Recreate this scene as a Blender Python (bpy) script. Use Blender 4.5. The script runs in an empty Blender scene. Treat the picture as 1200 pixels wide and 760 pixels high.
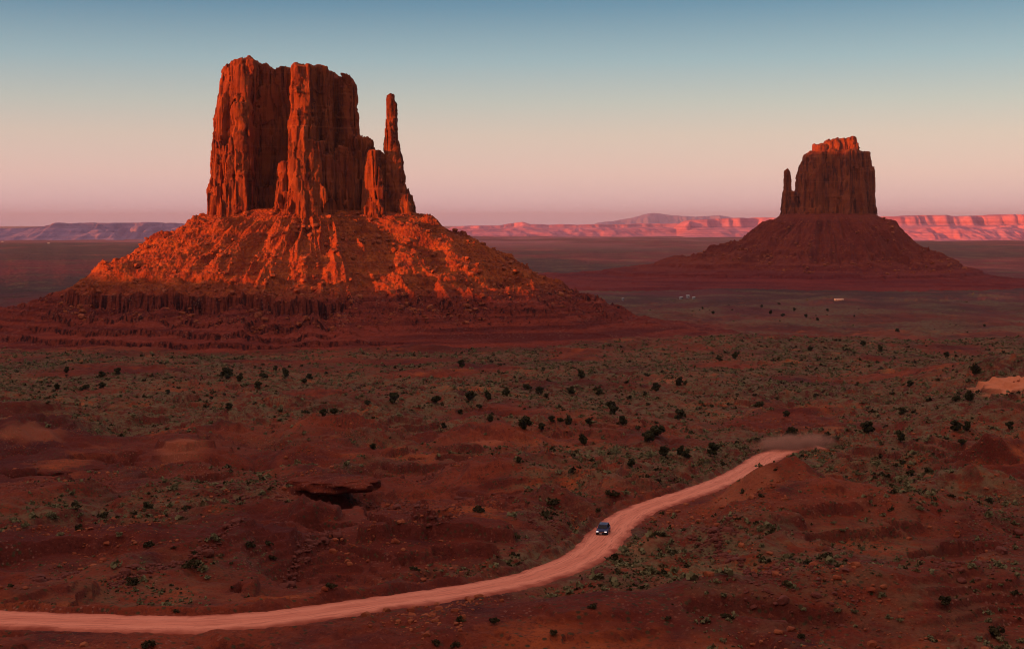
import bpy, bmesh, math, random
import numpy as np
from mathutils import Vector, Matrix

# ------------------------------------------------------------------ camera, sky, sun, exposure
scene = bpy.context.scene
col = scene.collection
R = math.radians
FPX, HOR, CZ = 1648.0, 262.0, 130.0          # focal length in photo pixels, horizon row, eye height above the valley floor
cam = bpy.data.cameras.new('camera')
cam.sensor_width = 36.0
cam.lens = FPX / 1200 * 36
cam.shift_y = -(380 - HOR) / 1200
cam.clip_start, cam.clip_end = 1.0, 200000.0
camo = bpy.data.objects.new('camera', cam); col.objects.link(camo)
camo.location = (0, 0, CZ); camo.rotation_euler = (R(90), 0, 0)
scene.camera = camo

SUN_EL, SUN_AZ = 3.5, 240.0                    # azimuth clockwise from +Y (the view direction)
S = Vector((math.sin(R(SUN_AZ)) * math.cos(R(SUN_EL)), math.cos(R(SUN_AZ)) * math.cos(R(SUN_EL)), math.sin(R(SUN_EL))))
sun = bpy.data.lights.new('sun', 'SUN'); sun.energy = 5.0; sun.angle = R(0.5); sun.color = (1.0, 0.235, 0.028)
suno = bpy.data.objects.new('sun', sun); col.objects.link(suno)
suno.rotation_euler = S.to_track_quat('Z', 'Y').to_euler(); suno.location = (-900, -500, 700)

world = bpy.data.worlds.new('World'); scene.world = world; world.use_nodes = True
wn = world.node_tree; wn.nodes.clear()
def wnode(t): return wn.nodes.new(t)
out = wnode('ShaderNodeOutputWorld')
tc = wnode('ShaderNodeTexCoord'); sep = wnode('ShaderNodeSeparateXYZ'); wn.links.new(tc.outputs['Generated'], sep.inputs[0])
ramp = wnode('ShaderNodeValToRGB'); wn.links.new(sep.outputs['Z'], ramp.inputs['Fac'])
SKY = [(0.000, (0.68, 0.44, 0.57)), (0.012, (0.71, 0.455, 0.55)), (0.035, (0.75, 0.475, 0.49)), (0.062, (0.65, 0.48, 0.445)),
       (0.085, (0.475, 0.46, 0.44)), (0.115, (0.255, 0.37, 0.435)), (0.155, (0.040, 0.175, 0.305)), (0.24, (0.085, 0.15, 0.21)), (0.45, (0.30, 0.235, 0.225)), (0.75, (0.64, 0.44, 0.39))]  # top stops warmed and brightened as added fill for the shaded ground
e = ramp.color_ramp.elements
e[0].position, e[0].color = SKY[0][0], (*SKY[0][1], 1); e[1].position, e[1].color = SKY[-1][0], (*SKY[-1][1], 1)
for p, c in SKY[1:-1]:
    k = e.new(p); k.color = (*c, 1)
dim = wnode('ShaderNodeMapRange'); wn.links.new(sep.outputs['Y'], dim.inputs['Value'])
for k_, v_ in zip(('From Min', 'From Max', 'To Min', 'To Max'), (0.55, 0.88, 0.16, 1.0)): dim.inputs[k_].default_value = v_  # sky darkened outside the view, added to deepen the cliff shade
dmx = wnode('ShaderNodeVectorMath'); dmx.operation = 'SCALE'; wn.links.new(ramp.outputs[0], dmx.inputs[0]); up = wnode('ShaderNodeMapRange'); wn.links.new(sep.outputs['Z'], up.inputs['Value'])
for k_, v_ in zip(('From Min', 'From Max', 'To Min', 'To Max'), (0.30, 0.65, 0.0, 1.0)): up.inputs[k_].default_value = v_
mxm = wnode('ShaderNodeMath'); mxm.operation = 'MAXIMUM'; wn.links.new(dim.outputs[0], mxm.inputs[0]); wn.links.new(up.outputs[0], mxm.inputs[1])
wn.links.new(mxm.outputs[0], dmx.inputs['Scale'])
bg1 = wnode('ShaderNodeBackground'); bg1.inputs[1].default_value = 0.62; wn.links.new(dmx.outputs[0], bg1.inputs[0])
sky = wnode('ShaderNodeTexSky'); sky.sky_type = 'NISHITA'; sky.sun_disc = False
sky.sun_elevation = R(SUN_EL); sky.sun_rotation = R(SUN_AZ); sky.altitude = 1600; sky.dust_density = 2.0
bg2 = wnode('ShaderNodeBackground'); bg2.inputs[1].default_value = 0.05; wn.links.new(sky.outputs[0], bg2.inputs[0])
add = wnode('ShaderNodeAddShader'); wn.links.new(bg1.outputs[0], add.inputs[0]); wn.links.new(bg2.outputs[0], add.inputs[1])
# the afterglow round the sun, behind the camera
dot = wnode('ShaderNodeVectorMath'); dot.operation = 'DOT_PRODUCT'; wn.links.new(tc.outputs['Generated'], dot.inputs[0])
dot.inputs[1].default_value = Vector((S.x, S.y, 0.32)).normalized()
def wmath(op, a, b):
    n = wnode('ShaderNodeMath'); n.operation = op
    for k, v in enumerate((a, b)):
        if isinstance(v, float): n.inputs[k].default_value = v
        else: wn.links.new(v, n.inputs[k])
    return n.outputs[0]
glow = wmath('POWER', math.e, wmath('MULTIPLY', wmath('SUBTRACT', dot.outputs['Value'], 1.0), 3.5))
bg3 = wnode('ShaderNodeBackground'); bg3.inputs[0].default_value = (1.0, 0.36, 0.20, 1); wn.links.new(wmath('MULTIPLY', glow, 0.26), bg3.inputs[1])
add2 = wnode('ShaderNodeAddShader'); wn.links.new(add.outputs[0], add2.inputs[0]); wn.links.new(bg3.outputs[0], add2.inputs[1])
wn.links.new(add2.outputs[0], out.inputs[0])

vs = scene.view_settings
vs.view_transform = 'Standard'; vs.look = 'None'; vs.exposure = 0.45; vs.gamma = 1.0; vs.use_curve_mapping = False
scene.cycles.use_denoising = True; scene.cycles.denoising_prefilter = 'ACCURATE'
scene.cycles.filter_width = 1.1
scene.cycles.max_bounces = 4; scene.cycles.diffuse_bounces = 1; scene.cycles.volume_bounces = 0
scene.cycles.volume_max_steps = 256

HAZE_DENSITY, HAZE_COLOR = 1.5e-5, (0.66, 0.66, 1.0)

# ------------------------------------------------------------------ noise
def _h(ix, iy, iz, seed):
    n = (ix.astype(np.uint32) * np.uint32(374761393)) ^ (iy.astype(np.uint32) * np.uint32(668265263)) ^ (iz.astype(np.uint32) * np.uint32(2147483647)) ^ np.uint32(seed * 40503 + 977)
    n = (n ^ (n >> np.uint32(13))) * np.uint32(1274126177)
    n = (n ^ (n >> np.uint32(16))) * np.uint32(2246822519)
    return n ^ (n >> np.uint32(15))
def noise2(x, y, seed=0):
    x = np.asarray(x, np.float64); y = np.asarray(y, np.float64)
    fx, fy = np.floor(x), np.floor(y)
    ix, iy = fx.astype(np.int64), fy.astype(np.int64)
    dx, dy = (x - fx).astype(np.float32), (y - fy).astype(np.float32)
    u = dx * dx * dx * (dx * (dx * 6 - 15) + 10); v = dy * dy * dy * (dy * (dy * 6 - 15) + 10)
    z = np.zeros_like(ix)
    def g(ox, oy):
        a = _h(ix + ox, iy + oy, z, seed).astype(np.float32) * np.float32(2 * math.pi / 4294967296.0)
        return np.cos(a) * (dx - ox) + np.sin(a) * (dy - oy)
    a = g(0, 0); b = g(1, 0); c = g(0, 1); d = g(1, 1)
    return ((a + u * (b - a)) * (1 - v) + (c + u * (d - c)) * v) * 1.45
def noise3(x, y, z, seed=0):                    # value noise in three dimensions
    fx, fy, fz = np.floor(x), np.floor(y), np.floor(z)
    ix, iy, iz = fx.astype(np.int64), fy.astype(np.int64), fz.astype(np.int64)
    dx, dy, dz = (x - fx).astype(np.float32), (y - fy).astype(np.float32), (z - fz).astype(np.float32)
    u = dx * dx * (3 - 2 * dx); v = dy * dy * (3 - 2 * dy); w = dz * dz * (3 - 2 * dz)
    r = 0
    for ox in (0, 1):
        for oy in (0, 1):
            for oz in (0, 1):
                r = r + _h(ix + ox, iy + oy, iz + oz, seed).astype(np.float32) * np.float32(2 / 4294967296.0) * (u if ox else 1 - u) * (v if oy else 1 - v) * (w if oz else 1 - w)
    return r - 1
def fbm2(x, y, o=4, seed=0, g=0.5):
    r, a, f = 0, 1.0, 1.0
    for i in range(o):
        r = r + a * noise2(x * f + 17.3 * i, y * f - 9.1 * i, seed + i); a *= g; f *= 2.03
    return r
def ridge2(x, y, o=4, seed=0, g=0.5):
    r, a, f = 0, 1.0, 1.0
    for i in range(o):
        r = r + a * (1 - 2 * np.abs(noise2(x * f + 7.7 * i, y * f + 3.1 * i, seed + i))); a *= g; f *= 2.1
    return r
def fbm3(x, y, z, o=3, seed=0):
    r, a, f = 0, 1.0, 1.0
    for i in range(o):
        r = r + a * noise3(x * f + 5.2 * i, y * f + 1.3 * i, z * f, seed + i); a *= 0.5; f *= 2.05
    return r
def sstep(a, b, x):
    t = np.clip((x - a) / (b - a), 0, 1); return t * t * (3 - 2 * t)

# ------------------------------------------------------------------ mesh helpers
def mesh_np(name, V, F, mats=(), smooth=True, midx=None, attrs=None):
    V = np.ascontiguousarray(V, np.float32); F = np.ascontiguousarray(F, np.int32); k = F.shape[1]
    me = bpy.data.meshes.new(name)
    me.vertices.add(len(V)); me.vertices.foreach_set('co', V.ravel())
    me.loops.add(F.size); me.loops.foreach_set('vertex_index', F.ravel())
    me.polygons.add(len(F)); me.polygons.foreach_set('loop_start', np.arange(0, F.size, k, dtype=np.int32))
    me.polygons.foreach_set('use_smooth', np.full(len(F), smooth, bool))
    if midx is not None: me.polygons.foreach_set('material_index', np.ascontiguousarray(midx, np.int32))
    for m in (mats if isinstance(mats, (list, tuple)) else [mats]): me.materials.append(m)
    for n, a in (attrs or {}).items():
        at = me.attributes.new(n, 'FLOAT', 'POINT'); at.data.foreach_set('value', np.ascontiguousarray(a, np.float32))
    me.update(calc_edges=True)
    return me
def link(name, me, parent=None, loc=None):
    o = bpy.data.objects.new(name, me); col.objects.link(o)
    if parent: o.parent = parent
    if loc: o.location = loc
    return o
def tag(o, label=None, cat=None, group=None, kind=None):
    if label: o['label'] = label
    if cat: o['category'] = cat
    if group: o['group'] = group
    if kind: o['kind'] = kind
    return o
def empty(name, loc, rz=0):
    o = bpy.data.objects.new(name, None); col.objects.link(o); o.location = loc; o.rotation_euler = (0, 0, rz); return o
def grid_faces(nr, nc, wrap=False):
    i = np.arange(nr - 1)[:, None]; j = np.arange(nc if wrap else nc - 1)[None, :]
    a = i * nc + j; b = i * nc + (j + 1) % nc; c = (i + 1) * nc + (j + 1) % nc; d = (i + 1) * nc + j
    return np.stack([a, b, c, d], -1).reshape(-1, 4)

# ------------------------------------------------------------------ materials
class NT:
    def __init__(self, name):
        self.m = bpy.data.materials.new(name); self.m.use_nodes = True; self.t = self.m.node_tree
        self.b = self.t.nodes['Principled BSDF']; self.b.inputs['Roughness'].default_value = 0.9
        self.b.inputs['Specular IOR Level'].default_value = 0.15
        self.pos = self.n('ShaderNodeNewGeometry').outputs['Position']
    def n(self, t): return self.t.nodes.new(t)
    def l(self, a, b): self.t.links.new(a, b)
    def map(self, s, src=None):
        m = self.n('ShaderNodeMapping'); m.inputs['Scale'].default_value = s; self.l(src or self.pos, m.inputs['Vector']); return m.outputs[0]
    def noise(self, s, detail=4, rough=0.55, src=None, dist=0.0):
        n = self.n('ShaderNodeTexNoise'); n.inputs['Scale'].default_value = 1.0
        n.inputs['Detail'].default_value = detail; n.inputs['Roughness'].default_value = rough; n.inputs['Distortion'].default_value = dist
        self.l(self.map(s if isinstance(s, tuple) else (s, s, s), src), n.inputs['Vector']); return n.outputs['Fac']
    def voro(self, s):
        n = self.n('ShaderNodeTexVoronoi'); n.inputs['Scale'].default_value = 1.0
        self.l(self.map((s, s, s) if not isinstance(s, tuple) else s), n.inputs['Vector']); return n
    def range(self, f, a, b, c=0.0, d=1.0):
        n = self.n('ShaderNodeMapRange'); n.clamp = True
        for k, v in zip(('From Min', 'From Max', 'To Min', 'To Max'), (a, b, c, d)): n.inputs[k].default_value = v
        self.l(f, n.inputs['Value']); return n.outputs[0]
    def math(self, op, a, b=None):
        n = self.n('ShaderNodeMath'); n.operation = op
        for i, v in enumerate((a, b)):
            if v is None: continue
            if isinstance(v, (int, float)): n.inputs[i].default_value = v
            else: self.l(v, n.inputs[i])
        return n.outputs[0]
    def mix(self, f, a, b, mode='MIX'):
        n = self.n('ShaderNodeMix'); n.data_type = 'RGBA'; n.blend_type = mode
        for s, v in ((n.inputs['Factor'], f), (n.inputs['A'], a), (n.inputs['B'], b)):
            if isinstance(v, (int, float)): s.default_value = v
            elif isinstance(v, tuple): s.default_value = (*v, 1)
            else: self.l(v, s)
        return n.outputs['Result']
    def attr(self, name):
        n = self.n('ShaderNodeAttribute'); n.attribute_name = name; return n.outputs['Fac']
    def bump(self, h, strength, dist):
        n = self.n('ShaderNodeBump'); n.inputs['Strength'].default_value = strength; n.inputs['Distance'].default_value = dist
        self.l(h, n.inputs['Height']); self.l(n.outputs[0], self.b.inputs['Normal'])
    def done(self, c):
        if isinstance(c, tuple): self.b.inputs['Base Color'].default_value = (*c, 1)
        else: self.l(c, self.b.inputs['Base Color'])
        return self.m

def mat_plain(name, c, rough=0.6, metal=0.0, spec=0.3, var=0.15, emit=None):
    t = NT(name); t.b.inputs['Roughness'].default_value = rough; t.b.inputs['Metallic'].default_value = metal
    t.b.inputs['Specular IOR Level'].default_value = spec
    f = t.noise(2.5, 3)
    if emit:
        t.b.inputs['Emission Color'].default_value = (*emit[0], 1); t.b.inputs['Emission Strength'].default_value = emit[1]
    return t.done(t.mix(f, tuple(v * (1 - var) for v in c), tuple(min(1, v * (1 + var)) for v in c)))

def mat_soil():
    t = NT('red_soil')
    big = t.noise((1 / 90, 1 / 130, 1 / 40), 5); mid = t.noise(1 / 14, 5, 0.6); fine = t.noise(1 / 1.6, 6, 0.7)
    c = t.mix(t.range(big, 0.36, 0.62), (0.115, 0.015, 0.010), (0.275, 0.050, 0.020))
    c = t.mix(t.range(mid, 0.50, 0.72), c, (0.070, 0.012, 0.014))                   # purplish mudstone
    c = t.mix(t.range(t.noise(1 / 33, 4, 0.6), 0.56, 0.72), c, (0.46, 0.100, 0.026))   # orange clay
    c = t.mix(t.math('MULTIPLY', t.range(fine, 0.52, 0.70), 0.5), c, (0.085, 0.018, 0.014))   # gravel
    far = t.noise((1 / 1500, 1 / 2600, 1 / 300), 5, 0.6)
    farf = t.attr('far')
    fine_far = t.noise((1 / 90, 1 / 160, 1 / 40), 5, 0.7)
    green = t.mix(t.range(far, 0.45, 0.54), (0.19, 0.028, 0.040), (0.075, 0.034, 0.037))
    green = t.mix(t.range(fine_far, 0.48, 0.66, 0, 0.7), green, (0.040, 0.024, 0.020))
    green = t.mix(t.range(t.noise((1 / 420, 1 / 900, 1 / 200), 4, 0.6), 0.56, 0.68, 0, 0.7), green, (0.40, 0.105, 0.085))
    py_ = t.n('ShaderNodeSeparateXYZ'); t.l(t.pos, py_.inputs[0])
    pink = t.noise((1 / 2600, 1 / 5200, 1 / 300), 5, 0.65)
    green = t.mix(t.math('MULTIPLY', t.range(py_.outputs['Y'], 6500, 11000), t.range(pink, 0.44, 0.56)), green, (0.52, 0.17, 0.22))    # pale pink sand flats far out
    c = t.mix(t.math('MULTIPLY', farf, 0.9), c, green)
    sage = t.attr('sage')
    sp = t.range(t.noise((1 / 3.5, 1 / 3.5, 1 / 3), 5, 0.75), 0.42, 0.58)
    c = t.mix(t.math('MULTIPLY', t.math('MULTIPLY', sage, sp), 0.95), c, (0.190, 0.140, 0.070))
    gn = t.n('ShaderNodeSeparateXYZ'); geo = t.n('ShaderNodeNewGeometry'); t.l(geo.outputs['True Normal'], gn.inputs[0])
    c = t.mix(t.range(gn.outputs['Z'], 0.80, 0.55, 0, 0.75), c, t.mix(t.noise((1 / 3, 1 / 3, 1 / 0.5), 4, 0.7), (0.07, 0.012, 0.011), (0.20, 0.042, 0.026)))   # bare ledge rock on the risers
    vo = t.voro(1 / 0.95); pc = t.noise(1 / 16, 4, 0.6)                             # cushions of low brush and pale pebbles
    c = t.mix(t.math('MULTIPLY', t.range(vo.outputs['Distance'], 0.36, 0.20), t.range(pc, 0.40, 0.54, 0, 0.9)), c, t.mix(t.noise(1 / 5, 2), (0.030, 0.020, 0.010), (0.095, 0.085, 0.036)))
    grit = t.noise(1 / 0.42, 5, 0.75); gz = t.noise(1 / 9, 4, 0.6)
    c = t.mix(t.math('MULTIPLY', t.range(grit, 0.50, 0.66), t.range(gz, 0.38, 0.6, 0.25, 0.9)), c, (0.055, 0.012, 0.010))
    c = t.mix(t.range(t.noise(1 / 0.6, 4, 0.75), 0.58, 0.70, 0, 0.55), c, (0.40, 0.115, 0.060))
    vp = t.voro(1 / 0.8)
    c = t.mix(t.math('MULTIPLY', t.range(vp.outputs['Distance'], 0.26, 0.16), t.range(t.noise((1 / 21, 1 / 17, 1 / 9), 4, 0.6), 0.52, 0.62, 0, 0.6)), c, (0.38, 0.17, 0.12))
    c = t.mix(t.math('MULTIPLY', t.attr('bare'), 0.9), c, t.mix(mid, (0.80, 0.23, 0.095), (0.92, 0.34, 0.17)))
    t.bump(t.mix(0.5, mid, fine), 0.8, 1.6)
    return t.done(c)
def mat_cliff(name='sandstone_cliff', k=0.74):
    t = NT(name)
    st = t.noise((1 / 7, 1 / 7, 1 / 70), 5, 0.6); st2 = t.noise((1 / 2.2, 1 / 2.2, 1 / 26), 4, 0.6)
    bed = t.noise((1 / 160, 1 / 160, 1 / 5), 4, 0.6); blot = t.noise(1 / 22, 4)
    c = t.mix(t.range(blot, 0.35, 0.65), (0.33 * k, 0.070 * k, 0.030 * k), (0.46 * k, 0.120 * k, 0.042 * k))
    c = t.mix(t.math('MULTIPLY', t.range(st, 0.48, 0.62), 0.85), c, (0.085 * k, 0.020 * k, 0.016 * k))    # desert varnish
    c = t.mix(t.math('MULTIPLY', t.range(st2, 0.55, 0.72), 0.5), c, (0.15 * k, 0.04 * k, 0.028 * k))
    c = t.mix(t.math('MULTIPLY', t.range(bed, 0.54, 0.66), 0.4), c, (0.52 * k, 0.15 * k, 0.06 * k))
    t.bump(t.mix(0.5, st2, t.noise(1 / 2.5, 5, 0.7)), 0.7, 2.0)
    return t.done(c)
def mat_talus(name='talus_slope', k=1.0, tint=None):
    t = NT(name)
    z = t.n('ShaderNodeSeparateXYZ'); t.l(t.pos, z.inputs[0])
    bed = t.noise((1 / 220, 1 / 220, 1 / 3.5), 4, 0.6); mid = t.noise(1 / 12, 5, 0.65); fine = t.noise(1 / 2.2, 5, 0.7)
    c = t.mix(t.range(mid, 0.35, 0.65), (0.31 * k, 0.055 * k, 0.018 * k), (0.50 * k, 0.118 * k, 0.024 * k))
    c = t.mix(t.range(bed, 0.46, 0.62, 0, 0.45), c, (0.17 * k, 0.036 * k, 0.028 * k))
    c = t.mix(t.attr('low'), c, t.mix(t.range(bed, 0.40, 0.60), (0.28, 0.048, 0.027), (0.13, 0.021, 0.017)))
    gn = t.n('ShaderNodeSeparateXYZ'); geo = t.n('ShaderNodeNewGeometry'); t.l(geo.outputs['True Normal'], gn.inputs[0])
    cw = t.noise((1 / 3.2, 1 / 3.2, 1 / 40), 4, 0.6)
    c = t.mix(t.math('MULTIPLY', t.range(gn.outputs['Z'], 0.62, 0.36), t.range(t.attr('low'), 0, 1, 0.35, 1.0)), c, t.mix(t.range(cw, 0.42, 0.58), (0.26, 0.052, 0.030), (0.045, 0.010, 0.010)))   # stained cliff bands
    vo = t.voro(1 / 2.6)
    c = t.mix(t.math('MULTIPLY', t.range(fine, 0.55, 0.70), 0.6), c, (0.12 * k, 0.030 * k, 0.022 * k))
    c = t.mix(t.math('MULTIPLY', t.range(vo.outputs['Distance'], 0.34, 0.2), t.math('MULTIPLY', t.range(t.noise(1 / 18, 3), 0.5, 0.62), 0.35)), c, (0.42, 0.22, 0.15))
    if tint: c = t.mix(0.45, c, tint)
    t.bump(t.mix(0.5, fine, vo.outputs['Distance']), 0.9, 2.2)
    return t.done(c)
def mat_road():
    t = NT('dirt_road')
    a = t.noise(1 / 6.0, 5, 0.6); b = t.noise(1 / 0.7, 5, 0.7)
    u = t.attr('across')
    tr = t.range(t.math('ABSOLUTE', t.math('SUBTRACT', t.math('ABSOLUTE', u), 0.42)), 0.05, 0.25)    # packed wheel tracks
    cb = t.n('ShaderNodeCombineXYZ'); t.l(t.attr('along'), cb.inputs[0]); t.l(u, cb.inputs[1])
    stk = t.noise((1 / 22, 5.5, 1), 4, 0.6, src=cb.outputs[0]); stk2 = t.noise((1 / 6, 14, 1), 3, 0.6, src=cb.outputs[0])
    c = t.mix(t.range(stk, 0.36, 0.64), (0.50, 0.105, 0.058), (0.88, 0.270, 0.165))          # wheel-swept streaks along the road
    c = t.mix(t.math('MULTIPLY', tr, 0.35), (0.92, 0.33, 0.21), c)
    c = t.mix(t.range(stk2, 0.50, 0.66, 0, 0.6), c, (0.46, 0.105, 0.060))
    c = t.mix(t.math('MULTIPLY', t.range(b, 0.55, 0.72), 0.35), c, (0.45, 0.11, 0.07))
    c = t.mix(t.range(t.math('ADD', t.math('ABSOLUTE', u), t.math('MULTIPLY', t.math('SUBTRACT', a, 0.5), 0.9)), 0.62, 1.0), c, (0.34, 0.07, 0.04))
    t.bump(b, 0.3, 0.2)
    return t.done(c)
def mat_mesa(name, c1, c2):
    t = NT(name)
    bed = t.noise((1 / 3000, 1 / 3000, 1 / 14), 4, 0.6); m = t.noise(1 / 160, 5, 0.6)
    c = t.mix(t.range(m, 0.35, 0.65), c1, c2)
    c = t.mix(t.range(bed, 0.5, 0.62, 0, 0.5), c, tuple(v * 0.55 for v in c1))
    t.bump(m, 0.8, 30)
    return t.done(c)
def mat_leaf(name, c1, c2):
    t = NT(name); f = t.noise(1.3, 3)
    inf = t.n('ShaderNodeObjectInfo').outputs['Random']
    c = t.mix(f, c1, c2); c = t.mix(t.math('MULTIPLY', inf, 0.5), c, tuple(v * 0.55 for v in c1))
    return t.done(c)
def mat_rock():
    t = NT('loose_rock'); f = t.noise(1 / 3, 4, 0.6)
    c = t.mix(t.range(f, 0.35, 0.65), (0.26, 0.056, 0.026), (0.43, 0.13, 0.055)); t.bump(t.noise(1.2, 4), 0.5, 0.3)
    return t.done(c)

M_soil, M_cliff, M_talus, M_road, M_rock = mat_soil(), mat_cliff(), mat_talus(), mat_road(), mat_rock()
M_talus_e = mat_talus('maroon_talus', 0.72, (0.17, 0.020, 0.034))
M_leaf = mat_leaf('juniper_leaf', (0.045, 0.043, 0.017), (0.085, 0.076, 0.030))
M_bark = mat_plain('juniper_bark', (0.09, 0.05, 0.035), 0.9)
M_sage = mat_leaf('sage_leaf', (0.19, 0.175, 0.080), (0.31, 0.275, 0.140))
M_sage2 = mat_leaf('dark_brush_leaf', (0.045, 0.036, 0.015), (0.085, 0.070, 0.028))
M_straw = mat_leaf('dry_grass_blade', (0.20, 0.13, 0.06), (0.28, 0.19, 0.09))

# ------------------------------------------------------------------ terrain
PY = [-4000, -200, 0, 14, 60, 100, 150, 200, 268, 350, 450, 600, 800, 1000, 1300, 1800, 2500, 3500, 6000, 80000]
PD = [-10,    0,   2.2, 6, 29, 37, 45, 51.5, 58, 63.5, 70, 79, 90, 99, 110, 118, 123, 127, 130, 130]
_fy = np.linspace(-4000, 4000, 8001); _fd = np.interp(_fy, PY, PD)
_k = np.hanning(61); _k /= _k.sum(); _fs = np.convolve(np.pad(_fd, 30, mode='edge'), _k, 'valid')
_fs = np.where(_fy < 60, _fd, _fs)
def depth(y): return np.where(y < 3900, np.interp(y, _fy, _fs), np.interp(y, PY, PD))
def base_at(px, py):                            # where the sight line of a photo pixel meets the plain profile
    ys = np.exp(np.linspace(math.log(90), math.log(60000), 6000)); d = depth(ys)
    k = np.argmax(ys * (py - HOR) / FPX >= d)
    return (px - 600) / FPX * ys[k], ys[k]

# photo pixel, radii in metres, height in metres, sharpness
MOUNDS = [(955, 614, 26, 13, 7.5), (1060, 630, 24, 11, 7.0), (880, 645, 20, 12, 4.0), (1180, 605, 20, 18, 6.5), (1195, 560, 22, 30, 5),
          (1010, 727, 26, 7, 4.2), (1120, 718, 18, 8, 4.6), (870, 735, 18, 8, 1.6), (1190, 690, 14, 12, 4),
          (860, 600, 14, 12, 1.2), (930, 578, 18, 12, 2.0), (1000, 560, 30, 20, 2.5), (735, 650, 9, 9, 1.6),
          (440, 722, 7, 4.5, 2.0), (640, 735, 20, 8, 1.5), (700, 745, 16, 7, 1.5), (330, 750, 22, 6, 1.4),
          (213, 530, 14, 16, 6.0), (40, 520, 22, 22, 6), (367, 517, 16, 18, 4.5), (573, 523, 9, 10, 3.5), (520, 575, 26, 20, 3), (545, 560, 16, 12, 3),
          (120, 600, 26, 12, 2.5), (330, 590, 22, 14, 3), (300, 630, 20, 10, 3.0), (470, 610, 20, 12, 4), (560, 640, 16, 10, 3),
          (480, 655, 22, 9, 3), (200, 660, 26, 8, 1.5), (60, 660, 30, 12, 2), (20, 600, 22, 14, 2),
          (1196, 462, 40, 75, 16), (1230, 500, 40, 60, 14), (800, 445, 60, 90, 5), (1000, 410, 160, 160, 7), (1100, 440, 60, 80, 4)]
PITS = [(50, 556, 15, 10, 6), (105, 545, 14, 22, 5), (150, 586, 11, 9, 5), (395, 604, 10, 7, 4.2), (310, 562, 20, 10, 3), (430, 640, 18, 4, 2),
        (1130, 560, 14, 9, 4), (900, 742, 10, 3, 1.2)]
FEAT = [(*base_at(m[0], m[1]), m[2], m[3], m[4]) for m in MOUNDS]
HOLE = [(*base_at(m[0], m[1]), m[2], m[3], m[4]) for m in PITS]
ROADPX = [(-160, 715), (-60, 721), (0, 725), (60, 727.5), (133, 730), (200, 732), (260, 730), (333, 724), (400, 714), (467, 704), (533, 695), (600, 683), (650, 669),
          (690, 650), (709, 630), (726, 612), (745, 600), (770, 590), (800, 581), (830, 571), (855, 561), (880, 548), (894, 539), (909, 531), (928, 526), (948, 524), (962, 523.5), (980, 523.5)]
def catmull(P, n):
    P = np.asarray(P, float); o = []
    for i in range(1, len(P) - 2):
        p0, p1, p2, p3 = P[i - 1:i + 3]
        for t in np.linspace(0, 1, n, endpoint=False):
            o.append(0.5 * ((2 * p1) + (p2 - p0) * t + (2 * p0 - 5 * p1 + 4 * p2 - p3) * t * t + (3 * p1 - p0 - 3 * p2 + p3) * t ** 3))
    o.append(P[-2]); return np.array(o)
ROADXY = catmull([base_at(*p) for p in ROADPX], 16)
_w = np.hanning(25); _w /= _w.sum()
ROADXY = np.stack([np.convolve(np.pad(ROADXY[:, k], 12, mode='edge'), _w, 'valid') for k in (0, 1)], 1)
ROADHW = 3.7

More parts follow.
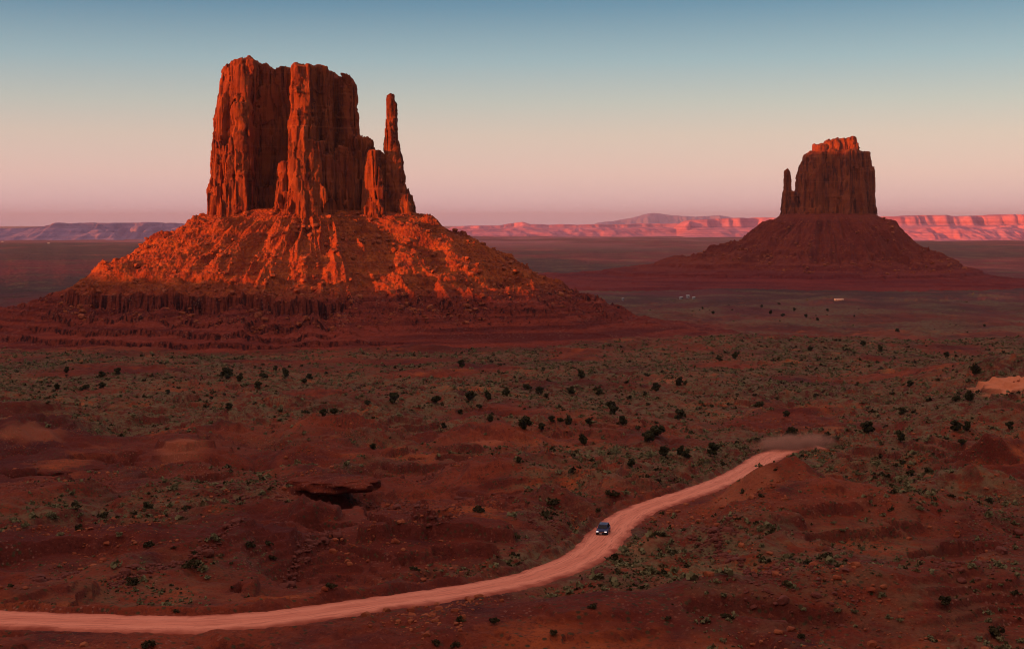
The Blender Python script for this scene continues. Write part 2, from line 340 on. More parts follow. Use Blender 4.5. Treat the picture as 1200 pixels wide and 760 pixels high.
def relief(x, y, micro=True):
    """ground height before the road is cut in"""
    z = CZ - depth(y)
    near = sstep(60, 130, y)
    A = np.interp(y, [0, 100, 250, 600, 1500, 4000, 12000, 60000], [0, 1.2, 1.8, 3, 5, 4, 6, 8])
    sc = np.interp(y, [0, 2000, 8000], [1, 1, 4])
    z = z + near * A * fbm2(x / (150 * sc), y / (190 * sc), 4, 11)
    B = np.interp(y, [0, 100, 180, 450, 700, 1000, 2000, 4000], [0, 2.0, 4.4, 5.2, 3.4, 2.0, 1.4, 0.6])
    rg = ridge2(x / 52 + 0.3 * noise2(x / 30, y / 30, 5), y / 66, 4, 23)
    z = z + near * B * (rg - 0.5) * sstep(-0.5, 0.5, noise2(x / 170, y / 230, 31) + 0.25)
    bump = 0
    for fx, fy, rx, ry, h in FEAT:
        q = ((x - fx) / rx) ** 2 + ((y - fy) / ry) ** 2
        wq = 0.35 * noise2(x / (0.7 * rx), y / (0.7 * rx), 41)
        bump = bump + h * np.exp(-q * (1 + wq) * 0.9)
    z = z + bump
    e2 = ridge2(x / 7.5, y / 10, 3, 97, 0.55)
    z = z + near * np.interp(y, [100, 160, 500, 900], [0.5, 0.95, 0.95, 0]) * np.minimum(e2 - 0.3, 0.5) * sstep(-0.3, 0.4, noise2(x / 60, y / 75, 98))
    for fx, fy, rx, ry, h in HOLE:
        q = np.sqrt(((x - fx) / rx) ** 2 + ((y - fy) / ry) ** 2) + 0.25 * noise2(x / 6, y / 6, 43)
        z = z - 1.35 * h * (1 - sstep(0.62, 0.95, q))
    if micro:
        er = ridge2(x / 17 + 0.4 * noise2(x / 14, y / 14, 58), y / 24, 4, 59, 0.55)
        z = z + near * np.interp(y, [100, 160, 500, 1000, 2500], [0.5, 1.15, 1.5, 1.2, 0.6]) * np.minimum(er - 0.4, 0.45) * sstep(-0.45, 0.35, noise2(x / 80, y / 110, 60))
        # strata: resistant beds make little steps wherever the ground slopes
        zz = z + 0.5 * noise2(x / 60, y / 60, 51)
        for st, am, sd in ((2.1, 0.95, 52), (0.9, 0.85, 57)):
            fr = zz / st; fl = np.floor(fr); fr = fr - fl
            ter = (fl + sstep(0.80, 1.0, fr)) * st
            mk = sstep(0.02, 0.40, noise2(x / 40, y / 40, sd)) * np.interp(y, [80, 130, 900, 1500], [0, am, am, 0])
            z = z + (ter - zz) * mk
            zz = z
        F = np.interp(y, [0, 100, 400, 1200, 3000, 9000], [0.1, 0.5, 0.9, 1.3, 1.5, 0.5])
        z = z + F * 0.8 * fbm2(x / 9, y / 10, 4, 61, 0.55) * near
        z = z + near * 0.35 * np.maximum(0, fbm2(x / 2.6, y / 2.6, 2, 71)) * sstep(0, 0.5, noise2(x / 28, y / 28, 73)) * np.interp(y, [100, 700], [1, 0])
    return z
_rz = relief(ROADXY[:, 0], ROADXY[:, 1], False)
_w2 = np.hanning(121); _w2 /= _w2.sum()
ROADZ = np.convolve(np.pad(_rz, 60, mode='edge'), _w2, 'valid')
_tan = np.gradient(ROADXY, axis=0); _tan /= np.linalg.norm(_tan, axis=1)[:, None]
_nor = np.stack([-_tan[:, 1], _tan[:, 0]], 1)     # left of travel from the left edge = the far side
TGT = np.stack([(ROADXY[:, 0] / ROADXY[:, 1]) * FPX + 600, HOR + depth(ROADXY[:, 1]) / ROADXY[:, 1] * FPX], 1)
for _ in range(16):
    yn = (CZ - ROADZ) * FPX / (TGT[:, 1] - HOR); yn = np.convolve(np.pad(yn, 15, mode='reflect', reflect_type='odd'), np.hanning(31) / np.hanning(31).sum(), 'valid')
    ROADXY = np.stack([(TGT[:, 0] - 600) / FPX * yn, yn], 1)
    _rz = relief(ROADXY[:, 0], ROADXY[:, 1], False)
    ROADZ = np.convolve(np.pad(_rz, 60, mode='edge'), _w2, 'valid')
_tan = np.gradient(ROADXY, axis=0); _tan /= np.linalg.norm(_tan, axis=1)[:, None]
_nor = np.stack([-_tan[:, 1], _tan[:, 0]], 1)
def road_near(x, y):
    """distance to the road's centre line, signed side (+ far side) and its height there"""
    D = np.full(x.shape, 1e9); Z = np.zeros(x.shape); Sd = np.zeros(x.shape)
    for i in range(0, len(ROADXY)):
        dx, dy = x - ROADXY[i, 0], y - ROADXY[i, 1]
        q = dx * dx + dy * dy; m = q < D
        D[m] = q[m]; Z[m] = ROADZ[i]; Sd[m] = (dx * _nor[i, 0] + dy * _nor[i, 1])[m]
    return np.sqrt(D), Z, Sd
def terrain(x, y):
    x = np.asarray(x, float); y = np.asarray(y, float)
    z = relief(x, y)
    m = (y > 120) & (y < 520) & (np.abs(x) < 190)
    if m.any():
        D, Z, Sd = road_near(x[m], y[m])
        E = D - 1.1 * sstep(310, 390, y[m]) + 0.9 * noise2(x[m] / 6, y[m] / 6, 81) + 0.7 * noise2(x[m] / 2.1, y[m] / 2.1, 82)
        zz = z[m]
        w = sstep(ROADHW + 0.2, ROADHW + np.where(Sd > 0, 5.0, 4.5 + 17 * sstep(215, 290, y[m])), E)
        berm = np.where(Sd > 0, 1.0, 0.45) * np.exp(-((E - ROADHW - 1.1) / 0.8) ** 2) * (0.6 + 0.5 * noise2(x[m] / 7, y[m] / 7, 83))
        z[m] = Z - 0.08 * (E < ROADHW + .3) + (zz - Z) * w + berm * np.where(Sd > 0, 1.55, 0.8) - 0.9 * np.where(Sd > 0, 1, 0.3) * np.exp(-((E - ROADHW - 3.4) / 1.2) ** 2)
    return z
def sage_mask(x, y):
    a = sstep(-0.25, 0.55, fbm2(x / 95, y / 120, 3, 91) + np.interp(y, [100, 250, 420, 650, 1100, 1500, 2500], [-0.22, -0.15, 0.08, 0.38, 0.34, 0.08, -0.30]) + np.where(x > 0, 0.10, -0.02))
    for ox, oy, r0, r1 in (((365 - 600) / FPX * 1430, 1430, 325, 440), ((970 - 600) / FPX * 3000, 3000, 420, 640)):
        q = np.hypot(x - ox, (y - oy) / 0.84) + 45 * noise2(x / 60, y / 60, 93)
        a = a * (0.04 + 0.96 * sstep(r0, r1, q))
    return a
def at(px, py, ymin=110, ymax=9000):
    ys = np.exp(np.linspace(math.log(ymin), math.log(ymax), 2600)); xs = (px - 600) / FPX * ys
    ray = CZ - (py - HOR) / FPX * ys; g = terrain(xs, ys)
    k = np.argmax(ray <= g); k = k if ray[k] <= g[k] else len(ys) - 1
    return float(xs[k]), float(ys[k]), float(g[k])

ang = np.concatenate([np.arange(-180, -60, 6.0), np.arange(-60, -26, 1.5), np.linspace(-26, 26, 1060), np.arange(27.5, 60, 1.5), np.arange(60, 180, 6.0)])
rad = np.concatenate([np.linspace(0.5, 95, 45), np.exp(np.arange(math.log(97), math.log(1350), 0.0026)), np.exp(np.linspace(math.log(1354), math.log(75000), 520))])
TH, RR = np.meshgrid(np.radians(ang), rad)
GX, GY = (RR * np.sin(TH)).ravel(), (RR * np.cos(TH)).ravel()
GZ = terrain(GX, GY)
rd = np.hypot(GX, GY)
bare = np.zeros_like(GX)
for (px, py, rx, ry) in ((1199, 450, 14, 60), (790, 447, 12, 16), (573, 518, 5, 6), (213, 522, 7, 8), (40, 508, 10, 8), (735, 640, 5, 6), (870, 580, 7, 10)):
    bx, by, _z = at(px, py)
    bare = np.maximum(bare, (0.9 if px > 1100 else 0.24) * (1 - sstep(0.6, 1.3, np.sqrt(((GX - bx) / rx) ** 2 + ((GY - by) / ry) ** 2) + 0.4 * noise2(GX / 7, GY / 7, 95))))
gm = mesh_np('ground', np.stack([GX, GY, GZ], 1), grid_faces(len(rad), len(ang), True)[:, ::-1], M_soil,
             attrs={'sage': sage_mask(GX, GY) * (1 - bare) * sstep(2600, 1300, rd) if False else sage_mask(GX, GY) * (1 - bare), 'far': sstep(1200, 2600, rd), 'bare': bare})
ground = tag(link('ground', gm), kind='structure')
del TH, RR

# the dirt road, a crowned sheet lying in its cut
nA = 13
ua = np.linspace(-1, 1, nA)
i0 = np.arange(len(ROADXY))
hwv = ROADHW + 1.1 * sstep(310, 390, ROADXY[:, 1]) + 0.45 * noise2(i0 / 9.0, i0 * 0.0, 101)
jit = lambda q: 0.35 * noise2(i0 / 3.1, i0 * 0.0, q) + 0.25 * noise2(i0 / 1.3, i0 * 0.0, q + 1)
hwl, hwr = hwv + jit(105), hwv + jit(107)
hw2 = np.where(ua[None] > 0, hwl[:, None], hwr[:, None])
RX = ROADXY[:, 0][:, None] + _nor[:, 0][:, None] * ua[None] * hw2
RY = ROADXY[:, 1][:, None] + _nor[:, 1][:, None] * ua[None] * hw2
RZ = np.repeat((ROADZ + 0.10)[:, None], nA, 1) + 0.10 * (1 - ua[None] ** 2) - 0.22 * (np.abs(ua[None]) > 0.99) + 0.04 * noise2(RX / 2, RY / 2, 103)
rm = mesh_np('road', np.stack([RX.ravel(), RY.ravel(), RZ.ravel()], 1), grid_faces(len(ROADXY), nA), M_road, attrs={'across': np.tile(ua, len(ROADXY)), 'along': np.repeat(np.concatenate([[0], np.cumsum(np.hypot(*np.diff(ROADXY, axis=0).T))]), nA)})
tag(link('road', rm), kind='structure')

# overhanging ledges above the dark hollows on the left
def ledge(px, py, rx, ry, th, label, seed):
    x, y = base_at(px, py); zt = float(np.max(relief(np.linspace(x - rx, x + rx, 9), np.full(9, y + ry * 1.3), False))) + 0.3
    bm = bmesh.new(); bmesh.ops.create_icosphere(bm, subdivisions=5, radius=1.0)
    V = np.array([v.co[:] for v in bm.verts]); Fc = np.array([[v.index for v in f.verts] for f in bm.faces]); bm.free()
    V[:, 2] = np.sign(V[:, 2]) * np.abs(V[:, 2]) ** 0.45
    V[:, :2] *= (1 + 0.22 * fbm2(V[:, 0] * 2.2, V[:, 1] * 2.2, 4, seed))[:, None]
    P = V * np.array([rx, ry, th]) ; P[:, 2] += 0.3 * fbm2(P[:, 0] / 3, P[:, 1] / 3, 3, seed + 1) - 0.10 * np.abs(P[:, 0] / rx) * th
    P[:, 1] += 0.8 * noise3(P[:, 0] / 2, P[:, 1] * 0, P[:, 2] / 0.7, seed + 2)
    me = mesh_np('rock_ledge', P, Fc, M_soil)
    tag(link('rock_ledge', me, None, (x, y, zt - th * 1.1)), label, 'rock ledge')
ledge(58, 545, 17, 12, 2.0, 'broad red rock ledge overhanging the dark hollow at the left edge', 161)
ledge(150, 578, 13, 9, 1.6, 'small red rock ledge over the black hollow above the road', 171)
ledge(394, 598, 9, 7, 1.3, 'red rock ledge with a long black gap beneath, left of the knolls', 181)

# ------------------------------------------------------------------ distant mesas, mountains and the shading mesas out of frame
def ridge_patch(name, P, Y, depthm, mat, n=420, nt=44, gul=0.5, gs=300.0, base=-6.0, cliff=0.35, seed=1, cap=None):
    """P: (photo x, photo y of the skyline). A flat-topped ridge with a gullied front slope, at true distance Y"""
    px = np.linspace(P[0][0], P[-1][0], n); py = np.interp(px, [p[0] for p in P], [p[1] for p in P])
    X = (px - 600) / FPX * Y; top = CZ + (HOR - py) / FPX * Y
    top = top + (gs * 0.02) * fbm2(X / gs * 1.7, X * 0, 3, seed + 5)
    end = np.minimum(sstep(0, 0.05, np.linspace(0, 1, n)), sstep(0, 0.05, np.linspace(1, 0, n)))
    t = np.linspace(0, 1, nt)
    XX = np.repeat(X[None], nt, 0); TT = np.repeat(t[:, None], n, 1); YY = Y - depthm * 0.5 + TT * depthm
    g = ridge2(XX / gs, YY / (gs * 3), 3, seed) * gul
    tt = TT - 0.10 * g * (0.35 + 1.2 * sstep(-0.4, 0.5, noise2(XX / (gs * 2.7), YY / (gs * 9), seed + 2))) + 0.05 * fbm2(XX / gs * 2.3 + g, YY / gs, 3, seed + 9) + 0.09 * noise2(XX / (gs * 5), YY * 0, seed + 3)
    prof = (1 - cliff) * sstep(0.0, 0.42, tt) ** 1.15 + cliff * sstep(0.40, 0.46, tt)
    prof = prof * (1 - sstep(0.80, 1.0, TT))
    Z = base + (top[None] - base) * prof * end[None] - 20 * ((TT == 0) | (TT == 1))
    me = mesh_np(name, np.stack([XX.ravel(), YY.ravel(), Z.ravel()], 1), grid_faces(nt, n), mat)
    return tag(link(name, me), kind='structure')
M_m1 = mat_mesa('haze_tinted_mesa_rock', (0.27, 0.18, 0.33), (0.37, 0.24, 0.40))  # violet of the distant haze is put into the rock colour
M_m2 = mat_mesa('haze_tinted_pink_rock', (0.54, 0.18, 0.28), (0.70, 0.27, 0.38))  # pink of hazy distance painted into the base colour
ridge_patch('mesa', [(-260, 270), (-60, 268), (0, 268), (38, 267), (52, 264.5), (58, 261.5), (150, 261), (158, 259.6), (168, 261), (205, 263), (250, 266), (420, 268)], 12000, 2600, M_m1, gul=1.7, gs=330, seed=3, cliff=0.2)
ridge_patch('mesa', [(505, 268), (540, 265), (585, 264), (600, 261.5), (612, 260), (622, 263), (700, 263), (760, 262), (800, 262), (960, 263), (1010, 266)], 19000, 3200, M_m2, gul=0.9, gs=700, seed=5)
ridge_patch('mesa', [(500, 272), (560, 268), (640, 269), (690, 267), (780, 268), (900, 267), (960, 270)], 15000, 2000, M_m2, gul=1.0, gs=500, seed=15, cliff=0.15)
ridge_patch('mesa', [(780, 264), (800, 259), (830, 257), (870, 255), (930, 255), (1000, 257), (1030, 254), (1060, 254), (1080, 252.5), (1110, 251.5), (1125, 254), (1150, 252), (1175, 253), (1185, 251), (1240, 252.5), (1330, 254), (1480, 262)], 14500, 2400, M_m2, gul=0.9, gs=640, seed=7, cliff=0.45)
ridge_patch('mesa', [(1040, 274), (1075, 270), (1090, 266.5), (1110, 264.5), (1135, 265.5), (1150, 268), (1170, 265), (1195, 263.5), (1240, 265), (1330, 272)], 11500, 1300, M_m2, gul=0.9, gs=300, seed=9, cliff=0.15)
M_mt = mat_mesa('haze_tinted_mountain_rock', (0.27, 0.19, 0.46), (0.31, 0.22, 0.50))  # blue-violet of the air built into the mountain's own colour
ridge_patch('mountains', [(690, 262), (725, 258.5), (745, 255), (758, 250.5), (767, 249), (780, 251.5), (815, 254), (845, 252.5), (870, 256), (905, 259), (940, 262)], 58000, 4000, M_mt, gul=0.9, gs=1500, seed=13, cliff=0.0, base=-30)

def bulk_mesa(a0, a1, along, thick, tops, seed):
    """a mesa west of the view whose shadow lies over the valley; laid along the direction square to the sun"""
    p = np.array([math.cos(R(60)), -math.sin(R(60))]); s = np.array([-math.sin(R(60)), -math.cos(R(60))])
    n, nt = 260, 60
    a = np.linspace(a0, a1, n); t = np.linspace(-1, 1, nt); AA, TT = np.meshgrid(a, t)
    topz = CZ + np.interp(a, [q[0] for q in tops], [q[1] for q in tops])
    edge = np.minimum(np.abs(AA - a0), np.abs(AA - a1)) / 180
    q = np.minimum((1 - np.abs(TT)) * thick / 200, edge) + 0.15 * fbm2(AA / 60, TT * 3, 3, seed)
    prof = 0.45 * sstep(0, 0.7, q) + 0.55 * sstep(0.7, 0.8, q)
    XY = AA.ravel()[:, None] * p + (along + TT.ravel() * thick)[:, None] * s
    Z = -25 + (np.repeat(topz[None], nt, 0) + 25 + 3 * fbm2(AA / 50, TT * 3, 3, seed + 1)) * prof
    me = mesh_np('mesa', np.stack([XY[:, 0], XY[:, 1], Z.ravel()], 1), grid_faces(nt, n), M_m1)
    tag(link('mesa', me), kind='structure')
bulk_mesa(-2900, -1640, 120, 210, [(-2900, 272), (-2300, 282), (-1640, 272)], 201)
bulk_mesa(-1840, 1500, 900, 330, [(-1840, 14), (-1050, 16), (-850, 60), (-300, 95), (1500, 110)], 211)

# the dry air of the valley
bpy_box = mesh_np('haze', [(-70000, -9000, -40), (70000, -9000, -40), (70000, 78000, -40), (-70000, 78000, -40), (-70000, -9000, 680), (70000, -9000, 680), (70000, 78000, 680), (-70000, 78000, 680)],
                  [(0, 3, 2, 1), (4, 5, 6, 7), (0, 1, 5, 4), (1, 2, 6, 5), (2, 3, 7, 6), (3, 0, 4, 7)], smooth=False)
hm = bpy.data.materials.new('haze'); hm.use_nodes = True; hm.node_tree.nodes.clear()
ho = hm.node_tree.nodes.new('ShaderNodeOutputMaterial'); hv = hm.node_tree.nodes.new('ShaderNodeVolumePrincipled')
hv.inputs['Color'].default_value = (*HAZE_COLOR, 1); hv.inputs['Density'].default_value = HAZE_DENSITY; hv.inputs['Anisotropy'].default_value = 0.0
hm.node_tree.links.new(hv.outputs[0], ho.inputs['Volume']); bpy_box.materials.append(hm)
tag(link('haze', bpy_box), kind='stuff')

# ------------------------------------------------------------------ buttes
def poly_sd(px, py, P):
    """signed distance to a closed polygon, negative inside"""
    d = np.full(px.shape, 1e18); inside = np.zeros(px.shape, bool); n = len(P)
    for i in range(n):
        ax, ay = P[i]; bx, by = P[(i + 1) % n]
        ex, ey = bx - ax, by - ay; wx, wy = px - ax, py - ay
        t = np.clip((wx * ex + wy * ey) / (ex * ex + ey * ey + 1e-12), 0, 1)
        d = np.minimum(d, (wx - ex * t) ** 2 + (wy - ey * t) ** 2)
        c = ((ay <= py) != (by <= py)) & (px < ax + (py - ay) * ex / (ey if abs(ey) > 1e-9 else 1e-9))
        inside ^= c
    return np.where(inside, -np.sqrt(d), np.sqrt(d))
def surface_nets(F, org, h):
    nx, ny, nz = F.shape; I = F < 0
    cnt = np.zeros((nx - 1, ny - 1, nz - 1), np.uint8)
    for a in (0, 1):
        for b in (0, 1):
            for c in (0, 1): cnt += I[a:nx - 1 + a, b:ny - 1 + b, c:nz - 1 + c]
    act = (cnt > 0) & (cnt < 8); C = np.argwhere(act)
    ids = np.full(act.shape, -1, np.int64); ids[act] = np.arange(len(C))
    acc = np.zeros((len(C), 3)); w = np.zeros(len(C))
    cs = [(a, b, c) for a in (0, 1) for b in (0, 1) for c in (0, 1)]
    for p in cs:
        for ax in range(3):
            if p[ax]: continue
            q = list(p); q[ax] = 1
            fa = F[C[:, 0] + p[0], C[:, 1] + p[1], C[:, 2] + p[2]]; fb = F[C[:, 0] + q[0], C[:, 1] + q[1], C[:, 2] + q[2]]
            m = (fa < 0) != (fb < 0); t = np.where(m, fa / np.where(m, fa - fb, 1), 0)
            pt = np.array(p, float)[None] + 0; pt = np.repeat(pt, len(C), 0); pt[:, ax] += t
            acc[m] += pt[m]; w[m] += 1
    V = (C + acc / w[:, None]) * h + np.array(org)
    Q = []
    for ax in range(3):
        a, b = [(1, 2), (2, 0), (0, 1)][ax]
        sl0 = [slice(None)] * 3; sl1 = [slice(None)] * 3; sl0[ax] = slice(0, -1); sl1[ax] = slice(1, None)
        s0, s1 = I[tuple(sl0)], I[tuple(sl1)]; E = np.argwhere(s0 != s1)
        E = E[(E[:, a] > 0) & (E[:, b] > 0) & (E[:, a] < F.shape[a] - 1) & (E[:, b] < F.shape[b] - 1)]
        def cell(da, db):
            c = E.copy(); c[:, a] += da; c[:, b] += db; return ids[c[:, 0], c[:, 1], c[:, 2]]
        q = np.stack([cell(-1, -1), cell(0, -1), cell(0, 0), cell(-1, 0)], 1)
        fl = ~s0[E[:, 0], E[:, 1], E[:, 2]]; q[fl] = q[fl][:, ::-1]; Q.append(q)
    return V, np.concatenate(Q)

def rock_mass(name, parent, prisms, x0, Y0, h, seed, flute, mat, base_y, skirt=(0, 1)):
    """prisms: list of dict(levels=[(photo y, polygon in photo pixels (x, depth))], top=[(x, photo y)]). Everything at true size round (x0, Y0)"""
    m = Y0 / FPX
    ax = [p[0] for q in prisms for _, P in q['levels'] for p in P]; ay = [p[1] for q in prisms for _, P in q['levels'] for p in P]
    tops = [t[1] for q in prisms for t in q['top']]
    u0, u1, v0, v1 = (min(ax) - x0) * m - 9, (max(ax) - x0) * m + 9, min(ay) * m - 9, max(ay) * m + 9
    z0, z1 = CZ - (base_y - HOR) * m, CZ - (min(tops) - HOR) * m + 7
    gu, gv, gz = np.arange(u0, u1, h), np.arange(v0, v1, h), np.arange(z0, z1, h)
    F = np.full((len(gu), len(gv), len(gz)), 60.0, np.float32)
    U, Vv = np.meshgrid(gu, gv, indexing='ij')
    wob = 2.2 * h * noise2(U / 11, Vv / 11, seed + 3)
    for q in prisms:
        lv = sorted(q['levels'], key=lambda a: a[0]); ly = [a[0] for a in lv]; PP = np.array([a[1] for a in lv], float)
        tx = [(t[0] - x0) * m for t in q['top']]; tz = [CZ - (t[1] - HOR) * m for t in q['top']]
        ztop = np.interp(U, tx, tz) + wob
        kmax = int(min(len(gz), (max(tz) + 9 - z0) / h))
        for k in range(kmax):
            y = HOR - (gz[k] - CZ) / m
            P = np.stack([[np.interp(y, ly, PP[:, j, c]) for c in (0, 1)] for j in range(PP.shape[1])])
            P[:, 0] = (P[:, 0] - x0) * m; P[:, 1] *= m
            b0, b1 = P.min(0) - 24, P.max(0) + 24
            iu = slice(*np.searchsorted(gu, [b0[0], b1[0]])); iv = slice(*np.searchsorted(gv, [b0[1], b1[1]]))
            d = poly_sd(U[iu, iv], Vv[iu, iv], P)
            d = np.maximum(d, gz[k] - ztop[iu, iv])
            F[iu, iv, k] = np.minimum(F[iu, iv, k], d)
    I = np.argwhere(np.abs(F) < 9 * max(1, flute / 3)); a, b, c = I[:, 0], I[:, 1], I[:, 2]
    x, y, z = gu[a], gv[b], gz[c]
    f = max(1.0, h / 0.9)
    wz = 3.0 * noise2(z / 17.0, z * 0, seed + 8)
    disp = flute * 0.50 * fbm3((x + wz) / (13 * f), y / (13 * f), z / 80, 2, seed)
    nz = noise3((x + 0.4 * wz) / (8 * f), y / (8 * f), z / (70 * f), seed + 11)
    crack = np.exp(-(nz / 0.10) ** 2)
    nz2 = noise3(x / (12 * f), y / (12 * f), z / (95 * f), seed + 17)
    crack2 = np.exp(-(nz2 / 0.07) ** 2)
    bed = 0.5 * noise2(z / (2.3 * f), x / 120, seed + 21) + 0.5 * noise2(z / (6.0 * f), x / 90, seed + 22)
    blk = noise3(x / (4 * f), y / (4 * f), z / (5 * f), seed + 31)
    def cells(cx, cz, sd):
        q = noise3(z / (cz * 0.8), x * 0, y * 0, sd) * 0.6
        qx = (x + 0.45 * y + 0.5 * wz) / cx + 0.35 * noise3(x / (2.5 * cx), y / (2.5 * cx), z / (4 * cz), sd + 1); qy = (y - 0.45 * x) / cx; qz = z / cz + 0.6 * noise3(x / cx, y / cx, x * 0, sd + 2) + q
        return _h(np.floor(qx).astype(np.int64), np.floor(qy).astype(np.int64), np.floor(qz).astype(np.int64), sd).astype(np.float32) * np.float32(2 / 4294967296.0) - 1
    joint = f * (2.3 * cells(13 * f, 60 * f, seed + 61) + 0.8 * cells(6 * f, 16 * f, seed + 66))
    topsoft = sstep(z1 - 0.12 * (z1 - z0), z1, z)
    # organ-pipe fringe of the lowest beds
    py = HOR - (z - CZ) / m
    low = sstep(skirt[0], skirt[1], py)
    pipe = 1 - np.abs(noise3(x / (3.3 * f), y / (3.3 * f), z / 60, seed + 41)) * 2
    F[a, b, c] += (disp + joint * min(1.0, flute / 3.0) * (1 - 0.65 * topsoft) + 0.7 * f * min(1.0, flute / 3.0) + f * (1.5 * crack * (1 - 0.6 * topsoft) + 2.4 * crack2) + 0.7 * f * bed + 0.6 * f * blk + 0.8 * f * np.round(2.2 * noise3(x / (5.0 * f), y / (5.0 * f), z / (11 * f), seed + 51)) / 1.6 + 0.45 * f * noise3(x / (1.9 * f), y / (1.9 * f), z / (3.5 * f), seed + 52) - low * f * (3.4 * pipe - 0.6)).astype(np.float32)
    F[[0, -1]] = 5; F[:, [0, -1]] = 5
    V, Q = surface_nets(F, (u0, v0, z0), h)
    lab = np.arange(len(V)); ea = np.concatenate([Q[:, 0], Q[:, 1], Q[:, 2]]); eb = np.concatenate([Q[:, 1], Q[:, 2], Q[:, 3]])
    while True:                                   # drop crumbs that float free of the rock
        old = lab.copy(); mn = np.minimum(lab[ea], lab[eb]); np.minimum.at(lab, ea, mn); np.minimum.at(lab, eb, mn); lab = lab[lab]; lab = lab[lab]
        if (lab == old).all(): break
    cntl = np.bincount(lab, minlength=len(V)); Q = Q[cntl[lab[Q[:, 0]]] > 0.02 * len(V)]
    used = np.zeros(len(V), bool); used[Q.ravel()] = True; remap = np.cumsum(used) - 1; V = V[used]; Q = remap[Q]
    return link(name, mesh_np(name, V, Q, mat, False), parent)

def talus_apron(name, parent, hull, prof, x0, Y0, seed, rmax, nth, nr, front, mods, mat, gully, low, cliff_at, leftgain=None):
    m = Y0 / FPX; H = np.array(hull, float); H[:, 0] = (H[:, 0] - x0)
    th = np.linspace(0, 2 * math.pi, nth, endpoint=False); t = np.linspace(0, 1, nr)
    # concentric rings that start just inside the tower's foot
    pol = np.arctan2(H[:, 1], H[:, 0]); rr = np.hypot(H[:, 0], H[:, 1])
    ring = np.interp(th, np.sort(np.concatenate([pol % (2 * math.pi)])), rr[np.argsort(pol % (2 * math.pi))], period=2 * math.pi)
    rad = (ring * 0.55)[None] + t[:, None] * (rmax + 0.45 * ring)[None]
    U = rad * np.cos(th)[None]; V = rad * np.sin(th)[None]
    d = poly_sd(U, V, H)
    fr = sstep(0.15, 0.9, -V / (rad + 1e-6))
    de = d * (1 + (front - 1) * fr)
    if leftgain:
        lf = sstep(0.5, 0.95, -U / (rad + 1e-6))
        de = np.where(de > leftgain[0], leftgain[0] + (de - leftgain[0]) * (1 + (leftgain[1] - 1) * lf), de)
    arc = (th[None] * (ring.mean() + 60)) + 0 * U
    xs, ys = U * m, V * m
    wig = 7.0 * noise2(xs / (26 * m), ys / (26 * m), seed) + 3.0 * noise2(xs / (9 * m), ys / (9 * m), seed + 1) + 1.8 * noise2(xs / (3.6 * m), ys / (3.6 * m), seed + 2)
    cl = 6.5 * (1 - 2 * np.abs(noise2(arc / 11, arc * 0, seed + 20))) + 4.0 * (1 - 2 * np.abs(noise2(arc / 5.0, arc * 0, seed + 21)))
    dw = de + wig * sstep(20, cliff_at, de) * (1 - 0.55 * sstep(cliff_at - 20, cliff_at - 6, de)) + cl * sstep(cliff_at - 12, cliff_at, de) * (1 - sstep(cliff_at + 14, cliff_at + 30, de))
    z = np.interp(dw, [p[0] for p in prof], [p[1] for p in prof])
    zs = np.interp(dw, [mods[0][0], mods[-1][0]] if False else [q[0] for q in mods], [q[1] for q in mods])
    un = U / (rad + 1e-6) + 0.2 * noise2(xs / (60 * m), ys / (60 * m), seed + 4)
    rt = np.maximum(sstep(0.05, 0.5, un), 0.85 * sstep(0.80, 0.97, -un))
    z = z + (zs - z) * rt
    gm = sstep(0, 25, d) * (1 - sstep(cliff_at * 1.15, cliff_at * 1.6, de) * 0.75)
    # ribs and gullies run straight down the slope
    rn = 1 - 2 * np.abs(noise2(arc / 19 + 0.45 * noise2(xs / 40, ys / 40, seed + 6), de / 210, seed + 5))
    rn2 = 1 - 2 * np.abs(noise2(arc / 8 + 0.4 * noise2(xs / 25, ys / 25, seed + 19), de / 110, seed + 7))
    big = fbm2(xs / (34 * m), ys / (34 * m), 3, seed + 15)
    z = z + gm * gully * (1.30 * rn * (0.5 + 0.8 * sstep(-0.3, 0.4, big)) + 0.50 * rn2 * sstep(-0.3, 0.4, -big) + 0.35 * big + 0.15 * fbm2(xs / (9 * m), ys / (9 * m), 4, seed + 9, 0.62))
    z = z + gm * 9.0 * fbm2(arc / 46 + 0.4 * noise2(xs / (40 * m), ys / (40 * m), seed + 18), de / 260, 2, seed + 16) * sstep(5, 60, d)
    z = z + 0.10 * gully * fbm2(xs / (3.0 * m), ys / (3.0 * m), 3, seed + 10)
    hard = np.abs(fbm2(xs / (5 * m), ys / (5 * m), 2, seed + 12))
    z = z + gm * 0.35 * gully * np.maximum(0, hard - 0.35) * 2
    X = xs; Z = CZ + z
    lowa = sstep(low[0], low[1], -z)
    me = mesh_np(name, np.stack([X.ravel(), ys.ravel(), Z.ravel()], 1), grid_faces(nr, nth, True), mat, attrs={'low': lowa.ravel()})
    o = link(name, me, parent)
    return o, (X, ys + Y0, Z, d)

